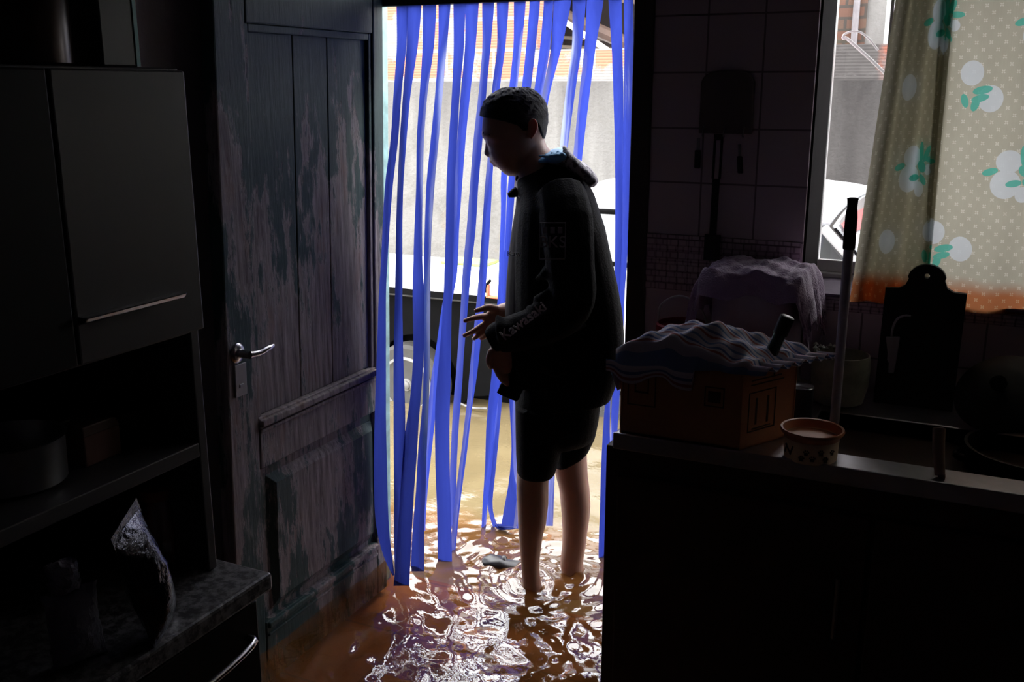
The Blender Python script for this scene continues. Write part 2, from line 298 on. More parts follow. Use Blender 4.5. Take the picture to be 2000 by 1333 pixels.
    wob = mth(nt, 'MULTIPLY', mth(nt, 'SUBTRACT', noise(nt, uv, 7, 4), .5), .06)      # rust-coloured band along the hem, wavy upper edge
    hemf = nd(nt, 'MapRange', {0: mth(nt, 'ADD', V, wob), 1: .035, 2: .085, 3: 1.0, 4: 0.0}, interpolation_type='SMOOTHSTEP').outputs[0]
    c = mixc(nt, mth(nt, 'MULTIPLY', hemf, .92), c, mixc(nt, mth(nt, 'MULTIPLY', cr, .5), (.33,.10,.028), (.48,.33,.19)))
    d = nd(nt, 'BsdfDiffuse', {0: c}); t = nd(nt, 'BsdfTranslucent', {0: c}); x = nd(nt, 'MixShader', {0: .75, 1: d.outputs[0], 2: t.outputs[0]}); nt.links.new(x.outputs[0], o.inputs[0]); return m
def glass_mat(name, tint, rough=.0):
    m, nt, o = newmat(name); tr = nd(nt, 'BsdfTransparent', {0: tint}); gl = nd(nt, 'BsdfGlossy', {0: (1,1,1), 'Roughness': rough+.01}); fr = nd(nt, 'Fresnel', {'IOR': 1.45})
    x = nd(nt, 'MixShader', {0: fr.outputs[0], 1: tr.outputs[0], 2: gl.outputs[0]}); nt.links.new(x.outputs[0], o.inputs[0]); return m
TILE = tile_mat(); DARKWOOD = plain('dark stained frame wood', (.045,.035,.03), .5, bs=.2)
PAINT_IN = plaster('old interior paint', (.36,.32,.34), (.22,.19,.20), amt=.5); CEIL = plaster('sooty ceiling paint', (.28,.25,.26), (.18,.16,.16))
TEAL = plain('pale teal gloss paint', (.30,.52,.50), .4, var=.3, vs=22); WOOD = peeling_wood()

# ------------------------------------------------------------------ the setting
YW = 2.625
def struct(o, label, cat='structure'): return tag(o, label, cat, kind='structure')
struct(MB().box((-1.9,-1.6,-.12), (1.7,2.72,0)).build('floor', floor_tile(), origin=(0,0,0)), 'orange clay tiled kitchen floor under shallow brown flood water', 'floor')
struct(MB().box((-1.9,-1.6,2.6), (1.7,2.92,2.7)).build('ceiling', CEIL, origin=(0,0,0)), 'dark kitchen ceiling above the doorway', 'ceiling')
struct(MB().box((-1.95,-1.6,0), (-1.8,2.70,2.6)).build('wall_left', PAINT_IN, origin=(0,0,0)), 'dark side wall behind the open door and the dresser', 'wall')
struct(MB().box((1.6,-1.6,0), (1.75,2.9,2.6)).build('wall_right', PAINT_IN, origin=(0,0,0)), 'dark side wall past the end of the sink counter', 'wall')
struct(MB().box((-1.9,-1.75,0), (1.7,-1.6,2.6)).build('wall_front', PAINT_IN, origin=(0,0,0)), 'kitchen wall behind the viewer', 'wall')
wb_ = MB(); WX0, WX1, WZ0, WZ1, WY1 = -.421, .95, 1.147, 2.08, 2.92
wb_.box((-1.9,YW,0), (-1.80,2.715,2.6)).box((-1.80,YW,2.06), (-.84,2.715,2.6))
wb_.box((-.84,YW,0), (WX0,WY1,2.6)).box((WX0,YW,0), (WX1,WY1,WZ0)).box((WX0,YW,WZ1), (WX1,WY1,2.6)).box((WX1,YW,0), (1.7,WY1,2.6))
wb_.box((-7,2.72,2.7), (5,2.92,3.7))  # upper facade added out of view to cut sky light on the street
struct(MB().box((-.7,2.92,2.28), (1.7,3.65,2.34)).build('added_overhang', DARKWOOD, origin=(0,0,0)), 'unseen overhang added to shade the window curtain', 'added overhang')  # added out of view to block sky light and darken the curtain top
struct(wb_.build('wall_back', TILE, origin=(0,0,0)), 'tiled kitchen wall with the doorway and the curtained window', 'wall')
b_ = MB().box((-.84,2.619,1.119), (WX0-.004,YW,1.271)).box((WX0,2.619,1.102), (1.6,YW,1.128)).build('trim_1', border_mat(), origin=(0,0,0))
struct(b_, 'patterned border tiles running along the tiled wall', 'tile border')
fr = thing('trim_2', 'dark wooden frame around the open doorway', 'door frame', (-1.3,2.67,0), kind='structure')
MB().box((-.893,2.615,0), (-.838,2.715,2.06)).build('jamb', DARKWOOD, fr, bevel=.004)
MB.lean = .045; MB().box((-1.80,2.612,0), (-1.745,2.705,2.06)).build('jamb', TEAL, fr, bevel=.003)['label'] = 'pale teal painted jamb on the hinge side'
MB.lean = 0; MB().box((-1.80,2.612,2.0), (-.838,2.76,2.06)).build('lintel', DARKWOOD, fr, bevel=.004)
# open door, swung into the room
MB.lean = .045
dr = thing('door_1', 'old panelled door with peeling teal paint standing open', 'door', (-1.72,2.235,.02), kind='structure')
X0, X1 = -1.742, -1.70
MB().box((X0,1.868,.02), (X1,1.982,2.03)).build('stile', WOOD, dr, bevel=.005)
MB().box((X0,2.552,.02), (X1,2.608,2.03)).build('stile', WOOD, dr, bevel=.005)
MB().box((X0,1.984,1.815), (X1,2.55,2.03)).build('rail', WOOD, dr, bevel=.004)
b_ = MB().box((X0,1.984,.655), (X1,2.55,.80)); b_.box((X1-.01,1.984,.775), (X1+.012,2.55,.795)); b_.box((X1-.01,1.984,.757), (X1+.006,2.55,.769)).build('rail', WOOD, dr, bevel=.004)
b_ = MB().box((X0,1.984,.02), (X1,2.55,.205)); b_.box((X1-.01,1.99,.185), (X1+.010,2.55,.203)); b_.box((X1-.01,1.99,.160), (X1+.005,2.55,.170)).build('rail', WOOD, dr, bevel=.004)
b_ = MB()
for a, c in ((1.984,2.188), (2.191,2.343), (2.346,2.55)): b_.box((X0+.01,a,.80), (X1-.018,c,1.815))
b_.box((X1-.02,1.984,.80), (X1-.006,1.998,1.815)).box((X1-.02,2.536,.80), (X1-.006,2.55,1.815)).box((X1-.02,1.998,1.795), (X1-.006,2.536,1.815)).build('panel', WOOD, dr, bevel=.003)
b_ = MB().box((X0+.01,1.984,.205), (X1-.018,2.55,.655)); p = .03
b_.rings([[(X1-.018,2.05-p,.25-p),(X1-.018,2.535+p*.3,.25-p),(X1-.018,2.535+p*.3,.595+p),(X1-.018,2.05-p,.595+p)], [(X1-.002,2.05,.25),(X1-.002,2.53,.25),(X1-.002,2.53,.595),(X1-.002,2.05,.595)]])
b_.build('panel', peeling_wood(.01), dr, bevel=.002)
STEEL = plain('worn chrome', (.42,.41,.43), .22, 1.0); STEELD = plain('dull steel', (.30,.30,.31), .38, 1.0)
hp = onx(462,690,X1)-np.array([0,.018,0]); hd = MB().lathe([(.026,0),(.026,.004),(.022,.008),(.011,.010),(.010,.045)], hp, 24, (1,0,0))
hd.tube(smooth_path([hp+[.042,0,0], hp+[.046,.03,-.002], hp+[.047,.062,.002], hp+[.044,.092,.004]], 10), [.010,.0095,.009,.009,.009,.009,.0085,.008,.007,.005]).build('door_handle', STEEL, dr, smooth=40)
lp = onx(469,742,X1)-np.array([0,.016,0]); MB().box((X1,lp[1]-.022,lp[2]-.043), (X1+.005,lp[1]+.022,lp[2]+.043)).box((X1,lp[1]-.008,lp[2]-.02), (X1+.007,lp[1]+.008,lp[2]-.01)).build('lock_plate', STEELD, dr, bevel=.002)
MB.lean = 0.0
# window
wn = thing('window_1', 'sliding window with white frame and dusty glass beside the curtain', 'window', (.26,2.88,WZ0), kind='structure')
WHITEMET = plain('white painted metal', (.62,.62,.63), .35)
b_ = MB().box((WX0,2.84,WZ0), (WX1,2.91,WZ0+.012)).box((WX0,2.865,WZ0+.012), (WX1,2.885,WZ0+.045)).box((WX0,2.86,WZ1-.03), (WX1,2.90,WZ1)).box((WX0,2.86,WZ0), (WX0+.006,2.90,WZ1)).box((WX1-.02,2.86,WZ0), (WX1,2.90,WZ1))
b_.build('window_frame', WHITEMET, wn, bevel=.002)
MB().box((WX0+.006,2.60,WZ0-.006), (WX1,2.84,WZ0+.002)).build('sill', plain('dull mauve sill paint', (.13,.10,.14), .8, Specular_IOR_Level=.1), wn, bevel=.002)
MB().box((WX0+.006,2.872,WZ0+.045), (WX1-.02,2.876,WZ1-.03)).build('pane', glass_mat('dusty window glass', (.86,.85,.85)), wn)
struct(MB().box((WX0,2.64,WZ0+.003), (WX0+.006,2.858,WZ1)).build('trim_3', plain('dark brown window reveal', (.018,.014,.016), .95, Specular_IOR_Level=.05), origin=(0,0,0)), 'dark board lining the side of the window recess', 'window trim')  # thin dark board laid over the tiled side of the recess
MB().box((-.281,2.862,WZ0+.04), (-.273,2.871,WZ1-.03)).build('sash_stile', WHITEMET, wn)

# ------------------------------------------------------------------ outside: ground, yard wall, shed, brick house
g = []
for y in (2.55, 2.9, 3.3, 3.7, 4.4, 5.2, 6.4):
    g.append([(x, y, -.14 if y < 2.6 else -.2 if x > -1.75 else (0.012 if x < -2.0 else -.1)) for x in (-7,-4,-3,-2.4,-2.0,-1.75,-1,0,1,3,5)])
struct(MB().grid(g).build('ground', plain('street mud', (.2,.15,.08), .9), origin=(0,0,0)), 'muddy street outside under the flood water', 'ground')
YO = 6.2
def wz(y): return ony(1000, y, YO)[2]
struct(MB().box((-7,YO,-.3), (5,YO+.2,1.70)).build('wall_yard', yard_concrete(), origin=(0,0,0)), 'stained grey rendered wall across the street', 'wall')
HB = hollow_brick()
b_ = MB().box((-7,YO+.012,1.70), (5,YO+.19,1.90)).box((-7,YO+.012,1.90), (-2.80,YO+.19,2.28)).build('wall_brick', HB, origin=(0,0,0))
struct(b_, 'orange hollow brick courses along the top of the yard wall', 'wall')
RUST = plain('rusty brown iron', (.045,.026,.019), .75, var=.5, vs=6); SHEDDARK = plain('shed shade backing', (.018,.013,.012), .9)  # near-black shed colour holds the shade under the shed roof
sh = thing('shed', 'dark lean-to shed with rusty corrugated roof above the yard wall', 'shed', (-2.45,6.9,1.9))
MB().box((-3.0,6.72,1.9), (-1.75,6.76,2.42)).build('back_wall', SHEDDARK, sh)
MB().box((-2.84,6.42,1.9), (-2.80,6.72,2.30)).build('side_wall', SHEDDARK, sh)
def corr(p0, p1, p2, n=40, amp=.018):     # p0->p1 along the waves' run, p0->p2 down the slope
    p0, p1, p2 = map(np.array, (p0, p1, p2)); nrm = np.cross(p1-p0, p2-p0); nrm = nrm/np.linalg.norm(nrm); P = []
    for t in np.linspace(0, 1, 3): P.append([p0+(p1-p0)*s_+(p2-p0)*t+nrm*amp*math.sin(s_*n*math.pi) for s_ in np.linspace(0, 1, n*4+1)])
    return MB().grid(P)
q0 = ony(1185,30,6.5); q1 = ony(1235,58,6.5)
corr((-2.85,6.45,2.31), (-1.75,6.45,2.12), (-2.85,6.8,2.36), 26).build('roof_sheet', RUST, sh, solid=.003, smooth=60)
for y0, x0 in ((72, 1050), (90, 1050)):
    a = ony(1040, y0-1, 6.55); b = ony(1228, y0+6, 6.55); MB().tube([a, b], .011, 8).build('beam', plain('weathered batten', (.12,.105,.08), .8), sh)
MB().tube([ony(1085,30,6.46), ony(1195,104,6.46)], .019, 12).build('pipe', plain('white plastic pipe', (.75,.75,.76), .4), sh, smooth=40)
MB().tube([ony(1078,20,6.5), ony(1225,85,6.5)], .045, 8).build('rafter', RUST, sh)
hs = thing('brick_house', 'old mossy brick house behind the yard wall seen through the window', 'house', (-.9,7.0,0))
MB().box((-1.7,6.75,1.5), (-.80,7.3,3.3)).build('wall', old_brick(), hs)
MB().box((-.80,6.77,1.5), (-.69,7.3,3.3)).build('corner_post', plaster('pale house render', (.26,.26,.25), (.16,.16,.15)), hs)
MB().tube([(-.86,6.73,1.6),(-.86,6.73,3.2)], .02).build('downpipe', plain('grey downpipe', (.2,.19,.2), .6), hs)
p = [ony(x, y, 3.0) for x, y in ((1731,146),(1700,116),(1655,76))]; q = [ony(x, y, 3.0) for x, y in ((1648,76),(1648,68),(1662,62),(1680,63),(1698,77),(1715,98))]
wr_ = thing('bent_rod', 'thin white bent rod sticking up outside the window', 'rod', p[0])
MB().tube(smooth_path(p+q, 40), [.0045]*18+[.003]*22, 8).build('rod', plain('white enamelled wire', (.85,.85,.85), .4), wr_, smooth=60)
MB().tube([p[0], p[0]+np.array([.10,-.02,-.14]), (p[0][0]+.16,2.925,1.10)], .0045, 8).build('mount', bpy.data.materials['white enamelled wire'], wr_)

# ------------------------------------------------------------------ flood water with ripples
WZ = .12
def axis(segs):
    o = []
    for a, b, d in segs: o += list(np.arange(a, b, d))
    return np.array(o+[segs[-1][1]])
gx = axis([(-6,-2.2,.1),(-2.2,-1.75,.03),(-1.75,-.70,.0085),(-.70,1.6,.08)]); gy = axis([(-1.6,1.0,.12),(1.0,3.1,.0085),(3.1,4.4,.025),(4.4,6.2,.08)])
Xg, Yg = np.meshgrid(gx, gy); H = np.zeros_like(Xg)
for (cx, cy, A, k, dec) in ((-1.21,2.66,.0045,2*math.pi/.055,.16),(-1.09,2.75,.0045,2*math.pi/.048,.15),(-1.15,2.68,.0040,2*math.pi/.13,.42),(-1.25,3.0,.0050,2*math.pi/.30,1.3),(-1.55,2.75,.0016,2*math.pi/.075,.25),(-1.04,2.91,.0022,2*math.pi/.05,.13),(-1.42,2.72,.003,2*math.pi/.06,.12)):
    r = np.hypot(Xg-cx, (Yg-cy)*1.0)+.25*np.sin(2.3*np.arctan2(Yg-cy, Xg-cx)+1)*.06; H += A*np.exp(-r/dec)*np.cos(k*r)
near = 1/(1+np.exp((Yg-2.9)/.12)); calm = 1/(1+np.exp(-(Xg+1.62)/.05))
for i in range(70):
    lam = rng.uniform(.045, .24); th = rng.normal(.75, .9); k = 2*math.pi/lam; ph = rng.uniform(0, 6.28)
    wx = Xg+.035*np.sin(9*Yg+i)+.02*np.sin(17*Xg-11*Yg+2*i); wy = Yg+.035*np.sin(8*Xg+2*i)+.015*np.sin(21*Yg+9*Xg+i)
    env = .55+.45*np.sin(rng.uniform(2, 6)*Xg+rng.uniform(2, 6)*Yg+ph)
    H += .0034*(lam/.15)**.8*.26*env*np.cos(k*(wx*math.cos(th)+wy*math.sin(th))+ph)*(near*(.22+.78*calm)+.10)
MBW = MB(); MBW.grid([[(Xg[i, j], Yg[i, j], WZ+H[i, j]) for j in range(len(gx))] for i in range(len(gy))])
tag(MBW.build('flood_water', water_mat(), origin=(0,0,0), smooth=180), 'brown rippled flood water covering the floor and the street', 'water', kind='stuff')

# ------------------------------------------------------------------ blue strip door curtain
STR = strip_mat()
def Up(*r): return [(y/2.2222, 720+a/2.2222, 720+b/2.2222) for a, b, y in r]
def Lo(*r): return [(560+y/2.2222, 720+a/2.2222, 720+b/2.2222) for a, b, y in r]
inn = lambda yb, pb: [(0,2.68),(120,2.66),(250,2.575),(600,2.545),(pb,yb)]
IN3 = lambda yb, pb: [(0,2.68),(200,2.66),(600,2.62),(pb,yb)]
OUT = [(0,2.68),(90,2.73),(170,2.80),(330,2.89),(480,2.97),(760,2.985),(1045,2.95)]
OUR = [(0,2.68),(300,2.83),(600,2.97),(1090,2.91)]
strips = [
 (Up((120,172,4),(124,165,200),(108,142,400),(97,130,600),(70,105,800),(60,90,1000),(51,78,1200))+Lo((45,75,0),(35,75,300),(25,75,600),(22,80,800),(26,85,1000),(44,92,1110),(76,108,1210),(104,112,1255)), inn(2.50,1125)),
 (Up((172,232,4),(165,215,200),(150,182,400),(135,165,600),(125,150,800),(118,146,1000),(115,145,1260))+Lo((115,148,0),(108,150,300),(108,158,500),(108,160,650),(110,150,900),(110,150,1150),(115,160,1260)), [(0,2.68),(250,2.62),(600,2.575),(1127,2.50)]),
 (Up((234,296,4),(235,285,200),(222,255,400),(208,240,600),(207,235,800),(198,232,1000),(192,234,1200))+Lo((190,243,0),(195,240,300),(180,225,500),(162,216,600),(150,212,700),(138,196,900),(124,186,1100),(108,176,1300)), IN3(2.459,1145)),
 (Up((303,358,4),(303,340,200),(290,322,400),(270,305,600),(250,286,800),(243,273,1000),(238,267,1200))+Lo((240,268,0),(240,266,300),(235,262,500),(215,252,700),(205,248,900),(195,241,1000),(188,241,1100),(182,241,1237)), IN3(2.566,1116)),
 (Up((367,420,4),(370,415,200),(362,395,400),(348,385,600),(337,372,800),(335,370,1000),(328,365,1200))+Lo((328,362,0),(315,358,200),(298,356,400),(288,353,500),(287,350,600),(290,352,800),(298,358,1000),(300,362,1195)), IN3(2.67,1096)),
 (Up((418,480,4),(420,465,200),(400,441,400),(385,421,600),(372,406,800),(366,392,1000),(354,386,1200))+Lo((320,360,60),(296,345,250),(270,300,400),(252,286,600),(245,275,700),(238,262,820),(232,250,960),(230,246,1060)), [(0,2.68),(300,2.69),(600,2.71),(1040,2.78)]),
 (Up((492,547,4),(495,530,200),(478,511,400),(455,495,600),(440,476,800),(425,465,1000),(405,441,1200))+Lo((405,438,0),(392,421,200),(385,412,300),(378,408,400),(368,400,500),(362,391,600),(352,381,800),(355,380,900),(358,385,1052)), [(0,2.68),(400,2.71),(700,2.80),(1033,2.899)]),
 (Up((555,610,4),(560,595,200),(533,566,400),(525,555,600),(515,541,700),(505,536,800),(492,526,1000),(478,513,1200))+Lo((475,508,0),(455,490,200),(445,480,300),(435,469,400),(428,452,500),(414,439,600),(405,430,700),(390,416,800),(378,402,900),(365,391,1000),(355,376,1155)), [(0,2.68),(400,2.72),(700,2.765),(1077,2.738)]),
 (Up((630,684,4),(630,665,200),(610,645,380),(588,620,600),(572,600,780),(575,597,900),(568,590,1100),(563,590,1260))+Lo((562,595,0),(548,590,200),(535,576,380),(520,561,500),(510,546,600),(505,540,800),(497,521,900),(488,506,1078)), OUT),
 (Up((700,746,4),(685,725,200),(665,705,380),(635,670,600),(608,640,760),(598,630,900),(590,611,1100),(585,605,1260))+Lo((580,605,0),(565,592,250),(550,580,480),(545,570,600),(525,551,800),(515,540,900),(516,532,980),(540,562,1046)), OUT),
 (Up((762,802,4),(745,790,200),(718,756,400),(690,725,600),(660,690,760),(640,668,860),(630,660,1100),(622,652,1260))+Lo((620,650,0),(610,640,500),(622,642,700),(610,642,850),(590,642,950),(575,642,1040)), OUT),
 (Up((803,882,4),(795,840,200),(755,786,400),(735,765,520),(715,745,700),(700,735,900),(690,722,1200))+Lo((685,720,100),(675,708,400),(660,692,700),(645,676,900),(628,660,1050)), OUT),
 (Up((885,944,4),(885,926,200),(855,896,400),(833,869,600),(820,852,760),(808,840,1000),(800,832,1260))+Lo((798,830,100),(790,822,400),(780,812,700),(770,800,1040)), OUT),
 (Up((947,1022,4),(938,985,200),(915,960,400),(895,936,600),(880,918,760),(870,905,1000),(862,897,1260))+Lo((860,894,100),(853,886,400),(845,878,700),(838,870,1040)), OUT),
 (Up((1040,1098,4),(1055,1101,200),(1062,1106,400),(1068,1106,600),(1070,1101,800),(1070,1101,1000),(1068,1096,1200))+Lo((1062,1092,0),(1045,1078,250),(1030,1050,460),(1018,1046,600),(1008,1050,800),(1003,1041,1000),(998,1021,1100),(998,1022,1178)), OUR),
 (Up((1108,1148,4),(1110,1150,200),(1108,1148,400),(1105,1144,600),(1100,1138,800),(1098,1128,1000),(1090,1118,1200))+Lo((1085,1112,0),(1075,1106,200),(1058,1090,460),(1045,1076,700),(1030,1056,850),(1018,1046,1100),(1016,1042,1178)), OUR)]
sc_ = thing('strip_curtain', 'door curtain of blue plastic strips hanging in the doorway', 'curtain', (-1.27,2.68,1.93))
MB().box((-1.742,2.668,1.895), (-.895,2.694,1.93)).build('rail', plain('black curtain rail', (.02,.02,.025), .5), sc_, bevel=.003)
for i, (rows, yk) in enumerate(strips):
    r = np.array(sorted(rows)); pys = np.linspace(-22, r[-1, 0], 64)
    xl = np.interp(pys, r[:, 0], r[:, 1]); xr = np.interp(pys, r[:, 0], r[:, 2])
    for _ in range(2):
        xl[1:-1] = (xl[:-2]+2*xl[1:-1]+xl[2:])/4; xr[1:-1] = (xr[:-2]+2*xr[1:-1]+xr[2:])/4
    yk = np.array(yk, float); Y = np.interp(pys, yk[:, 0], yk[:, 1])
    for _ in range(6): Y[1:-1] = (Y[:-2]+2*Y[1:-1]+Y[2:])/4
    sg = 1 if (i*7) % 3 else -1; P = []; dd = []
    for py, a, b, y in zip(pys, xl, xr, Y):
        w = np.linalg.norm(ony(b, py, y)-ony(a, py, y)); dd.append(math.sqrt(max(0, .040**2-w*w)))
    dd = np.array(dd); dd *= np.clip((pys-10)/90, 0, 1)
    for _ in range(4): dd[1:-1] = (dd[:-2]+2*dd[1:-1]+dd[2:])/4
    for n, (py, a, b, y) in enumerate(zip(pys, xl, xr, Y)):
        row = []; amp = .0022*math.sin(n*.5+i)
        for s_ in np.linspace(0, 1, 6):
            row.append(ony(a+(b-a)*s_, py, y+sg*dd[n]*(s_-.5)+.006*math.sin(math.pi*s_)*(1 if i % 2 else -1)+amp*math.cos(math.pi*s_)))
        P.append(row)
    MB().grid(P).build('strip', STR, sc_, smooth=180)
kn = onz(995, 1032, .13); b_ = MB()
for k in range(5):
    a = rng.uniform(-1, 1, 3)*[.03,.02,.008]; b_.tube(smooth_path([kn+[-.04,.0,.004]+a*.3, kn+a, kn+[.03,.01,.006]-a*.4], 8), .008, 8, flat=.4)
b_.build('knot', STR, sc_, smooth=60)

# ------------------------------------------------------------------ the man
def SKIN():
    m, nt, o = newmat('skin'); v = coord(nt); n = noise(nt, v, 30)
    pbsdf(nt, o, Base_Color=mixc(nt, n, (.30,.155,.11), (.38,.21,.15)), Roughness=.5, Subsurface_Weight=.3, Subsurface_Radius=(.014,.004,.002), Subsurface_Scale=1.0); return m
SK = SKIN(); JK = plain('black windbreaker cloth', (.0055,.005,.0055), .8, vs=30, bs=.3, Specular_IOR_Level=.08); SHORT = plain('black shorts cloth', (.0055,.005,.0052), .85, vs=40, bs=.3, Specular_IOR_Level=.08)
HAIRM = plain('short black hair', (.012,.009,.009), .6, vs=160, bs=.9, Specular_IOR_Level=.25); TEE = plain('dark grey tee shirt', (.028,.024,.026), .85, vs=40, Specular_IOR_Level=.1)
man = thing('person', 'young man in black jacket and shorts wading in the doorway, head bowed, one hand raised', 'person', (M(1075,1130)[0], M(1075,1130)[1], 0))
def sect(L, R_, v, hv, n=28, e=2.4, v2=None):      # body slice between two silhouette pixels
    a = M(*L, v); b = M(*R_, v if v2 is None else v2); c = (a+b)/2; ax = (b-a)/2; bx = Fh*hv; out = []
    for q in np.linspace(0, 2*math.pi, n, False):
        k, s_ = math.cos(q), math.sin(q); out.append(c+ax*math.copysign(abs(k)**(2/e), k)+bx*math.copysign(abs(s_)**(2/e), s_))
    return out
def loft(mb, secs, **k): return mb.rings([sect(*s, **k) for s in secs])
def mtube(mb, pts, rad, n=14, seg=3):            # limb through (px, py, v) points with pixel radii turned to metres
    P = [M(*p) for p in pts]; P2 = smooth_path(P, (len(P)-1)*seg+1); R2 = np.interp(np.linspace(0, len(P)-1, len(P2)), range(len(P)), rad); return mb.tube(P2, list(R2), n)
hr = np.array([  # head slices: row, front x, back x, half width (m)
 (178,996,1022,.022),(182,984,1034,.040),(190,966,1047,.056),(200,955,1056,.066),(212,948,1062,.072),(225,944,1065,.075),(240,942,1066,.077),(254,941.5,1065,.077),(262,940.5,1064,.076),
 (268,941.5,1063,.075),(274,947.5,1062,.073),(280,951,1061,.071),(288,953,1058,.069),(297,954,1053,.067),(305,956,1046,.064),(311,957.5,1042,.061),(316,961,1038,.058),(319,966,1036,.057),(323,967,1032,.055),(328,973,1026,.051),(333,979,1020,.045),(338,983,1013,.037),(342,989,1006,.024),(344,994,1001,.010)])
def head_pt(y, q, off=0.0, hv=0.0):
    f = np.interp(y, hr[:, 0], hr[:, 1]); b = np.interp(y, hr[:, 0], hr[:, 2]); w = np.interp(y, hr[:, 0], hr[:, 3]); a = M(f, y); d = M(b, y); c = (a+d)/2; ax = (d-a)/2; L = np.linalg.norm(ax)
    k, s_ = math.cos(q), math.sin(q); e = 2.25; kk = math.copysign(abs(k)**(2/e), k); ss = math.copysign(abs(s_)**(2/e), s_)
    return c+ax*kk*(1+off/L)+Fh*ss*(w+off)
bd = MB(); ys = np.concatenate([np.linspace(178, 200, 8), np.linspace(204, 344, 40)])
bd.rings([[head_pt(y, q) for q in np.linspace(0, 2*math.pi, 40, False)] for y in ys])
# nose, brow, lips, eyelids, ears
def mring(mb, rows, n=12): return mb.rings([sect(*r, n=n, e=2.0) for r in rows])
mring(bd, [((947,270),(975,270),0,.010),((947.5,276),(975,276),0,.011),((947,286),(975,286),0,.013),((945.8,295),(975,295),0,.016),((945.5,300),(975,299),0,.018),((947,304),(975,303),0,.017),((952,306.5),(975,306),0,.010)])
for s_ in (-1, 1):
    bd.lathe([(.001,-.010),(.008,-.006),(.010,0),(.008,.006),(.001,.010)], M(957,278,s_*.031), 12, tuple(cR))
    mtube(bd, [(947,264,s_*.012),(946,262,s_*.03),(955,265,s_*.052)], [.006,.007,.005], 8)
    mtube(bd, [(957,304,s_*.010),(962,301,s_*.014)], [.007,.006], 8)
mtube(bd, [(968,315,-.026),(960.5,314.5,-.008),(960.5,314.5,.008),(968,315,.026)], [.003,.006,.006,.003], 8); mtube(bd, [(972,322,-.024),(967,322.5,-.008),(967,322.5,.008),(972,322,.024)], [.003,.006,.006,.003], 8)
for s_ in (-1, 1):
    v = s_*.078; P = [(1033,268,v*.96),(1034,255,v),(1033,243,v*1.02),(1036,235,v*1.08),(1042,233,v*1.14),(1047,238,v*1.18),(1048.5,248,v*1.18),(1046,258,v*1.14),(1041,266,v*1.06),(1036,272,v*.98)]
    mtube(bd, P, [.004]*10, 8, 2); c = [M(*p) for p in P]; mid = M(1040,252,v*1.04)
    bd.rings([[q+(mid-q)*.05+Fh*.003*s_ for q in c], [q+(mid-q)*.5+Fh*.002*s_ for q in c], [q+(mid-q)*.5-Fh*.004*s_ for q in c], [q+(mid-q)*.05-Fh*.005*s_ for q in c]])
# neck, inner torso, legs, feet
loft(bd, [((1006,322),(1060,258),0,.055),((1008,330),(1063,272),0,.058),((1006,345),(1068,286),0,.062),((1004,365),(1085,305),0,.075),((1012,395),(1130,345),0,.14),((1012,445),(1160,430),0,.17),((1008,550),(1180,550),0,.155),((1008,660),(1190,660),0,.15),((1018,745),(1172,740),0,.15),((1022,800),(1160,790),0,.14),((1030,830),(1150,820),0,.10)], e=2.2)
loft(bd, [((1018,770),(1105,780),-.07,.085),((1014,850),(1092,850),-.06,.078),((1010,912),(1077,915),-.055,.064),((1008.5,940),(1071.5,940),-.055,.057),((1010,985),(1071,985),-.05,.055),((1011.5,1020),(1067,1020),-.05,.052),((1013,1045),(1060.5,1045),-.05,.046),((1016,1080),(1055.5,1080),-.05,.038),((1018,1108),(1053,1108),-.05,.034),((1020,1135),(1056,1135),-.05,.034),((1020,1160),(1062,1160),-.05,.034),((1024,1196),(1066,1196),-.05,.03)], e=2.1)
loft(bd, [((1085,770),(1165,770),.08,.085),((1080,850),(1150,840),.07,.076),((1079,905),(1146,890),.06,.064),((1086,932),(1148,930),.06,.057),((1092,955),(1151.5,955),.06,.056),((1095,985),(1153.5,985),.06,.055),((1097,1010),(1151.5,1010),.06,.053),((1098.5,1035),(1147.5,1035),.06,.047),((1098,1065),(1144,1065),.06,.04),((1095,1090),(1140,1090),.06,.036),((1094,1104),(1139,1104),.06,.035),((1098,1130),(1144,1130),.06,.035),((1100,1160),(1150,1160),.06,.03)], e=2.1)
fdir = -cR                                            # toes point to the photo's left
for (v, px, py) in ((-.05, 1037, 1150), (.06, 1118, 1128)):
    hz = M(px, py, v); hz = np.array([hz[0], hz[1], .0]); rs = []
    for t, w, h, z0 in ((-.075,.022,.05,.018),(-.05,.034,.075,.012),(0,.036,.085,.012),(.06,.040,.065,.012),(.11,.045,.045,.012),(.15,.042,.032,.012),(.175,.028,.022,.014)):
        c = hz+fdir*t+np.array([0,0,z0+h/2]); rs.append([c+Fh*w*math.cos(q)+np.array([0,0,h/2*math.sin(q)]) for q in np.linspace(0, 2*math.pi, 16, False)])
    bd.rings(rs)
